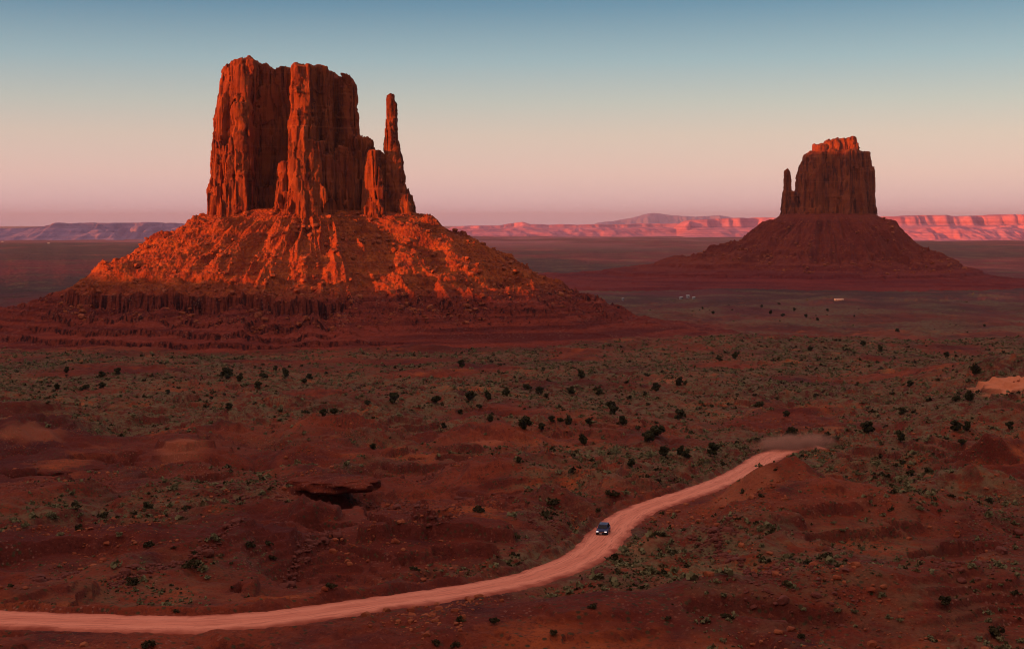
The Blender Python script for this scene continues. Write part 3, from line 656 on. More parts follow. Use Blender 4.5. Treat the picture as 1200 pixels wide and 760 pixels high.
WX, WY = 365.0, 1430.0
west = tag(empty('butte', ((WX - 600) / FPX * WY, WY, 0)), 'large sunlit red sandstone butte with a thin thumb spire on its flank', 'butte')
main_top = [(262, 8), (268, -20), (274, -18), (277, -26), (287, -33), (302, -30), (303, 4), (322, 10), (339, 6), (344, -24), (353, -34), (366, -30), (374, -14), (384, -20), (394, 2), (406, 0), (414, 12), (414, 30), (404, 46), (370, 52), (310, 48), (272, 38)]
main_mid = [(251, 8), (255, -26), (268, -34), (273, -22), (279, -36), (299, -40), (300, 2), (320, 8), (341, 2), (343, -34), (354, -44), (371, -40), (377, -18), (386, -24), (393, 0), (407, -4), (418, 8), (421, 28), (412, 50), (372, 58), (305, 54), (260, 42)]
main_bot = [(254, 6), (254, -28), (268, -38), (274, -26), (280, -40), (302, -44), (302, -2), (320, 4), (341, -2), (342, -38), (354, -50), (378, -46), (384, -26), (392, -30), (400, -8), (420, -8), (436, 8), (438, 30), (424, 52), (376, 60), (302, 56), (258, 44)]
def box(x0, x1, v0, v1, c=3): return [(x0, v0 + c), (x0 + c, v0), ((x0 + x1) / 2, v0 - c * 0.5), (x1 - c, v0), (x1, v0 + c), (x1, v1 - c), (x1 - c, v1), (x0 + c, v1), (x0, v1 - c)]
def col_(x0, x1, v0, v1, top, sp=3, bot=262, c=3): return dict(levels=[(top, box(x0 + 1, x1 - 1, v0 + 1, v1, c)), (bot, box(x0 - sp, x1 + sp, v0 - sp * 1.3, v1 + sp, c))], top=[(x0 - 6, top + 3), (x0 + 2, top + 1), ((x0 + x1) / 2, top), (x1 - 2, top + 2), (x1 + 6, top + 6)])
towerP = [dict(levels=[(75, main_top), (140, main_mid), (262, main_bot)],
               top=[(250, 96), (259, 92), (263, 83), (272, 77), (284, 70), (289, 69), (300, 71), (310, 72.5), (314, 76), (332, 77.5), (343, 77), (349, 75.5), (381, 79.5), (393, 86), (410, 90), (414, 96), (421, 112)]),
          col_(276, 297, -46, -20, 122, 2), col_(271, 286, -50, -25, 160, 3), col_(256, 268, -42, -10, 168, 2), col_(334, 348, -52, -20, 191, 2),
          col_(346, 367, -56, -25, 150, 3), col_(366, 384, -52, -20, 166, 4), col_(380, 394, -44, 0, 182, 4), col_(394, 412, -28, 10, 172, 5),
          col_(408, 423, -18, 25, 158, 4), col_(420, 436, -12, 22, 160, 5), col_(428, 446, -26, 12, 176, 5), col_(440, 455, -10, 16, 180, 6), col_(301, 341, -8, 26, 222, 1)]
tower = rock_mass('tower', west, towerP, WX, WY, 0.8, 301, 3.6, M_cliff, 262, (205, 226))
thumbP = [dict(levels=[(110, box(453, 463, -7, 6, 2)), (117, box(452, 463.5, -8, 7, 2)), (124, box(451, 467, -8, 8, 2)), (150, box(451, 465.5, -9, 9, 2)), (176, box(451, 469, -10, 10, 2)), (190, box(452, 473, -13, 12, 2)), (216, box(452, 475, -16, 14, 2)), (236, box(450, 481, -20, 16, 2)), (262, box(447, 485, -24, 18, 2))],
               top=[(445, 113), (452, 112), (458, 110), (463, 111.5), (464.5, 119), (467, 122), (470, 180), (474, 188), (476, 216), (480, 228), (486, 238)])]
thumb = rock_mass('spire', west, thumbP, WX, WY, 0.8, 341, 1.3, M_cliff, 262, (212, 232))
whull = [(252, 8), (256, -32), (280, -44), (352, -52), (384, -48), (420, -22), (455, -22), (482, -12), (484, 12), (440, 44), (380, 60), (300, 58), (256, 44)]
wprof = [(-60, 18), (0, 14), (18, 0), (38, -8), (41, -13), (60, -21), (100, -38), (132, -51), (134, -56), (165, -65), (193, -70), (196, -84), (212, -88), (236, -89), (239, -94), (268, -94.6), (271, -99.8), (300, -100.2), (303, -105.5), (385, -112), (420, -135)]
wsoft = [(-60, 18), (0, 13), (20, 0), (45, -14), (100, -37), (140, -54), (144, -60), (195, -78), (260, -97), (330, -107), (385, -113), (420, -135)]
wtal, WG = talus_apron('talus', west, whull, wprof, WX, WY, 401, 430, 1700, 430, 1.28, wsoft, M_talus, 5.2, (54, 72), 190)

EX, EY = 970.0, 3000.0
east = tag(empty('butte', ((EX - 600) / FPX * EY, EY, 0)), 'smaller shaded butte with only its flat cap glowing orange', 'butte')
eT = [(941, 6), (944, -22), (957, -32), (964, -27), (985, -34), (1001, -30), (1006, -22), (1017, -14), (1018, 10), (1008, 28), (975, 34), (948, 26)]
eM = [(934, 6), (938, -26), (954, -37), (962, -30), (984, -39), (1002, -34), (1007, -25), (1019, -16), (1020, 12), (1010, 32), (975, 38), (942, 30)]
eB = [(929, 6), (933, -30), (952, -42), (962, -35), (986, -44), (1004, -38), (1010, -28), (1021, -18), (1023, 14), (1013, 36), (975, 42), (938, 34)]
et = [dict(levels=[(178, eT), (205, eM), (262, eB)], top=[(930, 206), (937, 196), (942, 184), (946, 180), (954, 177), (1000, 177), (1012, 178), (1017, 180), (1019, 190), (1024, 215)]),
      dict(levels=[(225, box(924, 938, -12, 12, 2)), (262, box(918, 940, -16, 16, 2))], top=[(920, 228), (927, 223), (931, 227), (936, 225), (942, 222)])]
rock_mass('tower', east, et, EX, EY, 1.7, 501, 3.4, M_cliff, 264, (236, 252))
es = [dict(levels=[(198, box(918.5, 925.5, -5, 5, 1)), (225, box(917.5, 927.5, -7, 7, 1)), (262, box(916, 934, -12, 10, 1))], top=[(915, 201), (919, 199), (923, 198), (926, 203), (928, 222), (932, 226), (940, 226)])]
rock_mass('spire', east, es, EX, EY, 1.2, 561, 1.0, M_cliff, 264, (300, 400))
ec = [dict(levels=[(165, box(955, 1002, -20, 16, 3)), (180, box(953, 1003, -22, 18, 3))], top=[(950, 171), (954, 170), (966, 169), (968, 165), (984, 163), (999, 161.5), (1003, 167), (1006, 172)])]
rock_mass('cap', east, ec, EX, EY, 1.4, 541, 2.4, M_cliff, 184, (300, 400))
ehull = [(916, 4), (920, -18), (950, -44), (986, -46), (1008, -38), (1022, -18), (1023, 14), (1012, 36), (975, 42), (938, 34), (918, 12)]
eprof = [(-60, 30), (0, 20), (12, 0), (30, -24), (46, -48), (49, -54), (58, -62), (66, -66), (68, -74), (92, -86), (94, -93), (118, -102), (120, -108), (150, -118), (190, -122), (230, -145)]
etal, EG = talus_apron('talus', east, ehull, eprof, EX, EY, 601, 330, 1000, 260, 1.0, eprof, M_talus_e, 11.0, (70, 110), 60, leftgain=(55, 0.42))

# ------------------------------------------------------------------ rubble and stones (uncountable)
rng = np.random.default_rng(5)
def rock_proto(seed):
    bm = bmesh.new(); bmesh.ops.create_icosphere(bm, subdivisions=2, radius=1.0)
    V = np.array([v.co[:] for v in bm.verts]); Fc = np.array([[v.index for v in f.verts] for f in bm.faces]); bm.free()
    r = np.random.default_rng(seed)
    for _ in range(9):                            # chip flat facets off a ball
        n = r.normal(size=3); n /= np.linalg.norm(n); c = r.uniform(0.45, 0.85); q = V @ n
        V = V - np.maximum(0, q - c)[:, None] * n
    return V * np.array([1, 0.85, 0.7]), Fc
def scatter(name, protos, X, Y, Z, sc, mats, smooth=False, mid=None, tilt=0.0):
    VV, FF, MM, off = [], [], [], 0
    which = rng.integers(0, len(protos), len(X)); rot = rng.uniform(0, 2 * math.pi, len(X)); sz = rng.uniform(0.75, 1.2, len(X))
    for k, (pv, pf) in enumerate(protos):
        s = np.where(which == k)[0]
        if not len(s): continue
        c, n = np.cos(rot[s])[:, None], np.sin(rot[s])[:, None]
        x = (pv[:, 0] * c - pv[:, 1] * n) * sc[s][:, None]; y = (pv[:, 0] * n + pv[:, 1] * c) * sc[s][:, None]; z = pv[:, 2] * (sc[s] * sz[s])[:, None]
        P = np.stack([x + X[s][:, None], y + Y[s][:, None], z + Z[s][:, None]], -1)
        VV.append(P.reshape(-1, 3)); FF.append((pf[None] + (np.arange(len(s)) * len(pv))[:, None, None] + off).reshape(-1, pf.shape[1])); off += len(s) * len(pv)
        MM.append(np.repeat(mid[s] if mid is not None else np.zeros(len(s), int), len(pf)))
    return link(name, mesh_np(name, np.concatenate(VV), np.concatenate(FF), mats, smooth, np.concatenate(MM)))
rocks = [rock_proto(k) for k in range(5)]
def pick(G, n, dmin, dmax, power=1.0):
    X, Y, Z, d = [g.ravel() for g in G]
    m = np.where((d > dmin) & (d < dmax) & (Y < np.median(Y) + 120))[0]
    w = np.hypot(X[m] - X.mean(), Y[m] - Y.mean()); w = w ** power
    cl = sstep(-0.3, 0.5, noise2(X[m] / 30, Y[m] / 30, 77)); w = w * (0.15 + cl)
    s = rng.choice(m, n, p=w / w.sum()); return X[s], Y[s], Z[s]
bx, by, bz = pick(WG, 7000, 4, 190)
ox = west.location.x
bs = np.clip(rng.pareto(2.4, len(bx)) * 0.9 + 0.6, 0.6, 4.2)
tag(scatter('rubble', rocks, bx + ox, by, bz + bs * 0.2, bs, M_rock), kind='stuff')
bx, by, bz = pick(EG, 3000, 6, 110)
bs = np.clip(rng.pareto(2.6, len(bx)) * 1.2 + 0.8, 0.8, 5)
tag(scatter('rubble', rocks, bx + east.location.x, by, bz + bs * 0.2, bs, M_rock), kind='stuff')
def wedge(n, y0, y1, half=0.40, pw=1.0):
    Y = (rng.uniform(0, 1, n) * (y1 ** (1 + pw) - y0 ** (1 + pw)) + y0 ** (1 + pw)) ** (1 / (1 + pw))
    return rng.uniform(-half, half, n) * Y, Y
def off_road(X, Y, d=4.6):
    D = np.full(X.shape, 1e9); m = (Y > 120) & (Y < 520); 
    if m.any(): D[m] = road_near(X[m], Y[m])[0]
    return D > d
X, Y = wedge(70000, 125, 560, 0.40, 0.4)
k = (sstep(0.05, 0.55, fbm2(X / 26, Y / 30, 3, 131)) > rng.uniform(0, 1, len(X))) & off_road(X, Y)
X, Y = X[k], Y[k]; Zs = terrain(X, Y); bs = np.clip(rng.pareto(3.0, len(X)) * 0.22 + 0.10, 0.10, 0.75)
tag(scatter('ground_rocks', rocks, X, Y, Zs + bs * 0.15, bs, M_rock), kind='stuff')

# broken rock lying in fields and along outcropping beds: photo ellipses and lines
fx_, fy_, fs_ = [], [], []
for (px, py, a, b, n, big) in ((455, 602, 42, 16, 700, 0.9), (292, 606, 46, 20, 600, 0.8), (505, 640, 40, 18, 500, 0.8), (105, 572, 40, 10, 260, 0.9), (640, 632, 28, 14, 300, 0.7), (575, 605, 40, 14, 300, 0.7),
                               (835, 655, 32, 16, 330, 0.9), (1130, 705, 60, 22, 380, 0.9), (1165, 640, 30, 22, 240, 0.8), (940, 735, 70, 12, 240, 0.7), (30, 590, 34, 12, 160, 0.8)):
    for _ in range(n):
        q, w = rng.uniform(0, 2 * math.pi), math.sqrt(rng.uniform(0, 1)); ex, ey = base_at(px + a * w * math.cos(q), py + b * w * math.sin(q))
        fx_.append(ex); fy_.append(ey); fs_.append(big * (0.22 + 0.22 * rng.pareto(3.2)))
for L, n in ((((128, 702), (190, 690), (250, 672), (290, 655), (338, 643)), 380), (((330, 680), (360, 662), (400, 650)), 260), (((40, 700), (90, 684)), 90), (((960, 593), (1010, 605), (1040, 612), (1100, 622)), 300), (((830, 662), (880, 680), (950, 684)), 220), (((1000, 690), (1080, 696), (1160, 700)), 200), (((420, 565), (520, 560)), 160)):
    L = np.array(L, float); seg = rng.integers(0, len(L) - 1, n); tt = rng.uniform(0, 1, n)
    for k_, t_ in zip(seg, tt):
        p_ = L[k_] * (1 - t_) + L[k_ + 1] * t_; ex, ey = base_at(p_[0] + rng.normal() * 2, p_[1] + rng.normal() * 1.6)
        fx_.append(ex); fy_.append(ey); fs_.append(0.30 + 0.25 * rng.pareto(3.5))
fx_, fy_, fs_ = np.array(fx_), np.array(fy_), np.clip(np.array(fs_), 0.2, 1.3)
k = off_road(fx_, fy_, 5.0); fx_, fy_, fs_ = fx_[k], fy_[k], fs_[k]
M_slab = mat_plain('dark_ledge_rock', (0.17, 0.044, 0.030), 0.9, var=0.45)
tag(scatter('ground_rocks', rocks, fx_, fy_, terrain(fx_, fy_) + fs_ * 0.15, fs_, [M_slab]), kind='stuff')

# ------------------------------------------------------------------ vegetation
def leafy(seed, n, blobs, rx, rz, leaf, z0):
    """a crown of many small leaf faces gathered in uneven clumps"""
    r = np.random.default_rng(seed); V, Fc = [], []
    B = []
    for _ in range(blobs):
        a = r.uniform(0, 2 * math.pi); q = r.uniform(0.1, 0.75)
        B.append((math.cos(a) * q * rx, math.sin(a) * q * rx, z0 + r.uniform(0.15, 0.95) * rz * (1 - 0.35 * q), r.uniform(0.26, 0.48) * rx))
    for i in range(n):
        b = B[r.integers(0, blobs)]; d = r.normal(size=3); d /= np.linalg.norm(d)
        p = np.array(b[:3]) + d * b[3] * r.uniform(0.55, 1.05) * np.array([1, 1, 0.8])
        t1 = r.normal(size=3); t1 /= np.linalg.norm(t1); t2 = np.cross(t1, d + 0.5 * r.normal(size=3)); t2 /= np.linalg.norm(t2) + 1e-9
        s = leaf * r.uniform(0.6, 1.3); k = len(V)
        V += [p - t1 * s - t2 * s * 0.6, p + t1 * s - t2 * s * 0.6, p + t1 * s * 0.7 + t2 * s * 0.7, p - t1 * s * 0.7 + t2 * s * 0.7]; Fc.append((k, k + 1, k + 2, k + 3))
    V = np.array(V); V[:, 2] = np.maximum(V[:, 2], 0.02)
    return V, np.array(Fc)
def trunk_mesh(seed, h, r0):
    r = random.Random(seed); V, Fc = [], []
    def limb(p, d, l, ra, rb, n=5, sg=4):
        k0 = len(V)
        for s in range(sg + 1):
            t = s / sg; c = p + d * l * t + Vector((0.06 * math.sin(3 * t + seed), 0.06 * math.cos(4 * t), 0)) * l * t
            rr = ra + (rb - ra) * t
            for a in range(n): V.append((c.x + rr * math.cos(a * 2 * math.pi / n), c.y + rr * math.sin(a * 2 * math.pi / n), c.z))
        for s in range(sg):
            for a in range(n): Fc.append((k0 + s * n + a, k0 + s * n + (a + 1) % n, k0 + (s + 1) * n + (a + 1) % n, k0 + (s + 1) * n + a))
    limb(Vector((0, 0, -0.3)), Vector((0.05, 0, 1)), h + 0.3, r0, r0 * 0.35)
    for q in range(4):
        a = q * 1.6 + r.random(); limb(Vector((0, 0, h * (0.15 + 0.18 * q))), Vector((math.cos(a), math.sin(a), 0.7)).normalized(), h * 0.6, r0 * 0.5, r0 * 0.15)
    return np.array(V), np.array(Fc)
jun = []                                          # juniper shapes, about 2 m wide at scale 1
for k in range(5):
    v, f = leafy(700 + k, 760, 10 + k, 1.0, 1.5 + 0.1 * (k % 3), 0.14, 0.10); tv, tf = trunk_mesh(720 + k, 1.1, 0.09)
    jun.append((mesh_np('crown', v, f, M_leaf, False), mesh_np('trunk', tv, tf, M_bark)))
bush = []
for k in range(4):
    v, f = leafy(740 + k, 240, 6, 1.0, 0.95, 0.13, 0.05)
    bush.append([mesh_np('sagebrush', v, f, mm, False) for mm in (M_sage, M_sage2)])

# (photo x, photo y of the foot, photo width) of the dark junipers that can be told apart
J = [(542, 430, 13), (681, 443, 12), (594, 464, 11), (618, 456, 11), (633, 461, 10), (640, 466, 8), (552, 469, 13), (571, 468, 11), (511, 472, 13), (668, 462, 11), (701, 462, 10), (768, 458, 12),
     (796, 452, 11), (715, 477, 12), (719, 485, 13), (691, 498, 11), (730, 498, 14), (667, 497, 11), (657, 495, 9), (647, 497, 9), (634, 505, 12), (616, 503, 18), (682, 520, 13), (768, 511, 22), (759, 518, 16),
     (796, 491, 17), (777, 534, 14), (798, 533, 12), (430, 474, 9), (462, 473, 14), (438, 526, 10), (520, 502, 9), (575, 494, 9), (562, 481, 8), (540, 485, 7), (607, 542, 10), (740, 547, 12),
     (1142, 440, 14), (889, 477, 12), (921, 488, 9), (1057, 486, 12), (927, 513, 15), (969, 521, 15), (888, 518, 9), (837, 532, 17), (805, 536, 13), (1018, 508, 18), (1055, 516, 13), (1128, 524, 11), (1183, 504, 11),
     (1118, 505, 18), (1133, 505, 14), (1135, 469, 13), (1120, 470, 11), (1066, 454, 9), (1110, 419, 10), (1011, 406, 8), (862, 420, 9), (843, 423, 8), (950, 411, 7), (1052, 389, 10), (1154, 383, 6), (1031, 411, 8), (943, 523, 7),
     (138, 438, 9), (118, 443, 11), (78, 437, 9), (66, 456, 8), (100, 456, 10), (119, 455, 9), (197, 462, 8), (265, 445, 17), (282, 446, 10), (309, 443, 10), (303, 456, 10), (363, 444, 10), (357, 450, 7), (334, 441, 11),
     (392, 485, 12), (378, 487, 10), (267, 481, 11), (323, 434, 7), (903, 368, 8), (917, 371, 9), (931, 364, 7), (945, 372, 9), (958, 376, 8), (893, 361, 6), (913, 357, 6), (970, 365, 6), (1001, 371, 5), (836, 368, 7), (823, 362, 5)]
# low bushes near the camera
Bsh = [(122, 606, 17, 1), (93, 621, 14, 1), (175, 642, 19, 1), (227, 649, 9, 1), (224, 664, 22, 1), (156, 684, 20, 1), (172, 760, 20, 1), (294, 641, 16, 1), (207, 718, 10, 1), (248, 635, 18, 0), (388, 690, 16, 1), (58, 606, 14, 0),
       (695, 712, 15, 1), (540, 728, 13, 1), (580, 730, 16, 1), (510, 756, 13, 1), (533, 758, 13, 1), (649, 743, 12, 1), (782, 726, 10, 1), (563, 600, 18, 1), (486, 668, 13, 1), (600, 651, 9, 1), (718, 584, 20, 1), (648, 592, 18, 1), (776, 602, 9, 1),
       (1161, 588, 11, 1), (977, 614, 8, 0), (1010, 644, 9, 0), (1138, 665, 13, 0), (1107, 708, 20, 1), (1165, 746, 27, 1), (925, 687, 17, 1), (852, 724, 15, 1), (1033, 699, 12, 0), (1002, 719, 11, 0), (982, 717, 9, 0), (942, 716, 9, 0),
       (1042, 725, 10, 0), (1055, 729, 10, 0), (1090, 750, 13, 0), (938, 747, 12, 1), (1147, 750, 12, 0), (1171, 751, 14, 0), (1080, 599, 12, 0), (1115, 583, 10, 1), (892, 640, 9, 0), (988, 626, 9, 0), (1158, 728, 11, 0), (1196, 752, 12, 0), (1190, 616, 10, 0),
       (30, 618, 14, 0), (15, 612, 12, 0), (70, 627, 10, 0), (140, 628, 11, 0), (217, 598, 14, 1), (265, 590, 12, 0), (318, 655, 13, 1), (700, 600, 10, 1)]
ORD = 'leftmost second third fourth fifth sixth seventh eighth ninth tenth'.split()
def name_all(items, zone, noun):
    """zone text per item, then its place in that zone counted from the left"""
    Z = {}
    for it in items: Z.setdefault(zone(it), []).append(it)
    out = {}
    for z, L in Z.items():
        L.sort(key=lambda i: i[0])
        for n, it in enumerate(L):
            w = max(L, key=lambda i: i[2]) is it and len(L) > 2 and it[2] > 1.15 * sorted([i[2] for i in L])[-2]
            out[it[:2]] = ('only %s %s' % (noun, z)) if len(L) == 1 else ('broadest %s %s' % (noun, z)) if w else ('%s %s %s' % (ORD[n] if n == 0 else ORD[n] + ' from left,', noun, z))
    return out
def jzone(i):
    x, y = i[:2]
    if y < 380: return 'in the far thicket by the white trailer' if x < 965 else 'on the far flat near the white trailer'
    if x < 210: return 'at the foot of the left dark benches'
    if x < 400: return 'just under the large butte benches' if y < 460 else 'above the gullies under the large butte'
    if x < 530: return 'under the thumb spire'
    if x < 600: return 'under the large butte right slope'
    if x < 650: return 'in the row between butte and car' if y > 470 else 'in the upper row by the large butte'
    if x < 706: return 'above the car, over the road bend' if y > 470 else 'above the car, high on the sage plain'
    if x < 785: return 'in the cluster above the road' if y > 465 else 'on the bare sand rise'
    if x < 860: return 'beside the upper road bend' if y > 470 else 'on the sage rise between the two buttes'
    if x < 990: return 'by the dust at the road end' if y > 500 else 'above the dust at the road end'
    if y > 480: return 'in the hollow left of the sand slope' if x > 1080 else 'on the flat right of the dust'
    if y > 430: return 'higher in the hollow by the sand slope'
    return 'on the plain under the smaller butte'
def bzone(i):
    x, y = i[:2]
    if x < 420:
        if y < 632: return 'by the dark overhang hollow'
        return 'on the slope above the road' if y < 700 else 'at the lower edge of the pale road'
    if x < 830:
        if y < 615: return 'on the far bank of the road'
        return 'in the gully above the road' if y < 700 else 'on the near slope under the road'
    if y < 630: return 'along the crest of the red hill'
    if y < 700: return 'on the smooth face of the red hill'
    return 'on the dark ledges at the bottom' if x < 1070 else 'in the dark bottom corner ledges'
JL = name_all(J, jzone, 'dark round juniper'); BL = name_all([b for b in Bsh], bzone, 'low bush')
for n, (px, py, w) in enumerate(J):
    x, y, z = at(px, py); s = (0.98 if py > 395 else 0.62) * w * y / FPX / 2.0
    root = tag(empty('juniper', (x, y, z - 0.05 * s), n * 1.7), JL[(px, py)], 'tree', 'junipers on the sage plain')
    cr, tr = jun[n % 5]
    for nm, me in (('crown', cr), ('trunk', tr)):
        o = link(nm, me, root)
    root.scale = (s, s, s * (0.85 + 0.25 * ((n * 7) % 5) / 4))
for n, (px, py, w, dk) in enumerate(Bsh):
    x, y, z = at(px, py); s = w * y / FPX / 2.0
    o = link('sagebrush', bush[n % 4][dk], None, (x, y, z - 0.05 * s)); o.rotation_euler = (0, 0, n * 2.1); o.scale = (s, s, s * 0.9)
    tag(o, BL[(px, py)].replace('low bush', 'dark low sagebrush' if dk else 'grey green sagebrush'), 'bush', 'sagebrush near the road')

# scattered ground cover: tussocks and small brush nobody could count
tuft = [leafy(760 + k, 26, 4, 1.0, 0.7, 0.27, 0.05) for k in range(6)]
X, Y = wedge(330000, 125, 1250, 0.40, 0.6)
X3, Y3 = wedge(60000, 125, 420, 0.40, 0.4)
X2, Y2 = wedge(26000, 1250, 3400, 0.40, 1.0)
X = np.concatenate([X, X3, X2]); Y = np.concatenate([Y, Y3, Y2])
clump = sstep(-0.15, 0.5, fbm2(X / 13, Y / 15, 3, 141))
k = (sage_mask(X, Y) * (0.15 + 1.2 * clump) > rng.uniform(0, 1, len(X))) & off_road(X, Y)
# keep clear of the big butte's benches
k &= ~((np.hypot((X - west.location.x) / 1.0, (Y - WY) / 0.84) < 335))
sx_, sy_, _z = at(1199, 450); k &= ~(np.hypot((X - sx_) / 15, (Y - sy_) / 62) < 0.9)
X, Y = X[k], Y[k]; Zs = terrain(X, Y)
sc = np.clip(rng.pareto(3.0, len(X)) * 0.32 + 0.24, 0.24, 1.5) * np.interp(Y, [120, 300, 700, 1300, 2900], [0.75, 0.95, 1.25, 1.6, 2.4])
mid = rng.choice([0, 1, 2], len(X), p=[0.66, 0.25, 0.09])
tag(scatter('ground_cover', tuft, X, Y, Zs - 0.05, sc, [M_sage, M_sage2, M_straw], mid=mid), kind='stuff')
print('ground cover', len(X))

# ------------------------------------------------------------------ the car
def bm_obj(name, bm, mat, parent, smooth=False):
    me = bpy.data.meshes.new(name); bmesh.ops.recalc_face_normals(bm, faces=bm.faces); bm.to_mesh(me); bm.free()
    for p in me.polygons: p.use_smooth = smooth
    me.materials.append(mat); return link(name, me, parent)
def loft(secs):
    """secs: list of closed loops of equal length"""
    bm = bmesh.new(); L = [[bm.verts.new(p) for p in s] for s in secs]; n = len(secs[0])
    for a, b in zip(L, L[1:]):
        for k in range(n): bm.faces.new((a[k], a[(k + 1) % n], b[(k + 1) % n], b[k]))
    bm.faces.new(L[0][::-1]); bm.faces.new(L[-1]); return bm
def bbox(bm, c, s, bev=0.0):
    r = bmesh.ops.create_cube(bm, size=1.0, matrix=Matrix.Translation(c) @ Matrix.Diagonal((*s, 1)))
    if bev:
        bmesh.ops.bevel(bm, geom=list({e for v in r['verts'] for e in v.link_edges}), offset=bev, segments=2, affect='EDGES')
def cyl(bm, c, r, w, seg=20):
    bmesh.ops.create_cone(bm, cap_ends=True, segments=seg, radius1=r, radius2=r, depth=w, matrix=Matrix.Translation(c) @ Matrix.Rotation(R(90), 4, 'Y'))
P_paint = mat_plain('dark_blue_paint', (0.018, 0.030, 0.130), 0.38, 0.2, 0.35, 0.1)
P_glass = mat_plain('car_glass', (0.010, 0.014, 0.026), 0.06, 0, 0.8, 0.05)
P_black = mat_plain('black_plastic', (0.012, 0.012, 0.013), 0.6)
P_tyre = mat_plain('tyre_rubber', (0.02, 0.018, 0.018), 0.9)
P_rim = mat_plain('alloy', (0.45, 0.45, 0.47), 0.35, 0.9)
P_lamp = mat_plain('headlight_lens', (0.8, 0.8, 0.82), 0.2, 0, 0.5, 0.02, ((1.0, 0.86, 0.80), 0.7))
P_chrome = mat_plain('chrome_trim', (0.6, 0.6, 0.64), 0.25, 1.0)
P_plate = mat_plain('white_plate', (0.75, 0.72, 0.70), 0.5)
P_red = mat_plain('tail_lamp', (0.35, 0.02, 0.02), 0.3)
P_white = mat_plain('white_siding', (0.52, 0.50, 0.52), 0.7)
P_roof = mat_plain('pale_metal_roof', (0.48, 0.47, 0.49), 0.5)
P_win = mat_plain('dark_window_glass', (0.03, 0.03, 0.04), 0.15)
def build_car():
    px, py = 707, 626.5
    x, y, z = at(px, py); i = int(np.argmin((ROADXY[:, 0] - x) ** 2 + (ROADXY[:, 1] - y) ** 2))
    t = -_tan[i]; z = ROADZ[i] + 0.20
    car = tag(empty('suv', (x, y, z), math.atan2(t[1], t[0]) + R(90)), 'dark blue sport utility car with headlights on, driving down the dirt road', 'car')
    # local axes: front is -Y, X across, ground at z 0
    def sec(yy, w, zl, zh, sh=0.10): return [(-w, yy, zl), (-w - 0.02, yy, (zl + zh) / 2), (-w + sh * 0.4, yy, zh - 0.06), (-w + sh, yy, zh), (w - sh, yy, zh), (w - sh * 0.4, yy, zh - 0.06), (w + 0.02, yy, (zl + zh) / 2), (w, yy, zl)]
    bm = loft([sec(-2.36, 0.72, 0.42, 0.80), sec(-2.28, 0.86, 0.36, 0.92), sec(-1.9, 0.93, 0.32, 1.02), sec(-1.0, 0.95, 0.32, 1.10), sec(0.9, 0.95, 0.32, 1.12), sec(1.9, 0.94, 0.34, 1.10), sec(2.25, 0.88, 0.40, 1.05), sec(2.34, 0.76, 0.46, 0.9)])
    bm_obj('body', bm, P_paint, car, True)
    def cab(yy, w0, w1, z0, z1): return [(-w0, yy, z0), (-w1, yy, z1), (w1, yy, z1), (w0, yy, z0)]
    bm = loft([[(-0.86, -1.05, 1.09), (-0.66, -0.38, 1.66), (0.66, -0.38, 1.66), (0.86, -1.05, 1.09)], [(-0.87, -0.2, 1.1), (-0.68, -0.1, 1.70), (0.68, -0.1, 1.70), (0.87, -0.2, 1.1)], [(-0.87, 1.6, 1.1), (-0.66, 1.5, 1.70), (0.66, 1.5, 1.70), (0.87, 1.6, 1.1)], [(-0.82, 2.15, 1.08), (-0.62, 1.85, 1.64), (0.62, 1.85, 1.64), (0.82, 2.15, 1.08)]])
    bm_obj('cabin', bm, P_paint, car)
    bm = bmesh.new(); q = [bm.verts.new(p) for p in ((-0.76, -1.055, 1.145), (0.76, -1.055, 1.145), (0.60, -0.435, 1.64), (-0.60, -0.435, 1.64))]; bm.faces.new(q)
    bmesh.ops.solidify(bm, geom=bm.faces[:], thickness=0.02)
    bm_obj('windscreen', bm, P_glass, car)
    for s in (-1, 1):
        for (y0, y1) in ((-0.78, 0.32), (0.42, 1.45)):
            bm = bmesh.new(); f0 = 0.45 if y0 < 0 else 0.0
            q = [bm.verts.new(p) for p in ((s * 0.885, y0, 1.15), (s * 0.885, y1, 1.15), (s * 0.715, y1, 1.60), (s * 0.715, y0 + f0, 1.60))]; bm.faces.new(q if s > 0 else q[::-1])
            bmesh.ops.solidify(bm, geom=bm.faces[:], thickness=0.02); bm_obj('side_window', bm, P_glass, car)
        bm = bmesh.new(); bbox(bm, (s * 0.66, -2.29, 0.80), (0.40, 0.16, 0.17), 0.03); bm_obj('headlight', bm, P_lamp, car)
        bm = bmesh.new(); bbox(bm, (s * 0.78, 2.29, 0.92), (0.16, 0.10, 0.30), 0.03); bm_obj('tail_light', bm, P_red, car)
        bm = bmesh.new(); bbox(bm, (s * 1.02, -0.72, 1.16), (0.20, 0.12, 0.16), 0.04); bm_obj('mirror', bm, P_paint, car)
        bm = bmesh.new(); bbox(bm, (s * 0.60, 0.70, 1.75), (0.05, 1.7, 0.04), 0.01); bm_obj('roof_rail', bm, P_chrome, car)
        for yy in (-1.45, 1.40):
            bm = bmesh.new(); cyl(bm, (s * 0.86, yy, 0.36), 0.36, 0.25); wl = bm_obj('wheel', bm, P_tyre, car, False)
            bm = bmesh.new(); cyl(bm, (s * 0.985, yy, 0.36), 0.23, 0.03, 12); bm_obj('rim', bm, P_rim, wl)
    bm = bmesh.new(); bbox(bm, (0, -2.33, 0.78), (0.86, 0.10, 0.20), 0.02); gr = bm_obj('grille', bm, P_black, car)
    bm = bmesh.new(); bbox(bm, (0, -2.385, 0.79), (0.80, 0.02, 0.05)); bm_obj('trim', bm, P_chrome, gr)
    bm = bmesh.new(); bbox(bm, (0, -2.34, 0.48), (1.66, 0.18, 0.24), 0.05); bm_obj('bumper', bm, P_black, car)
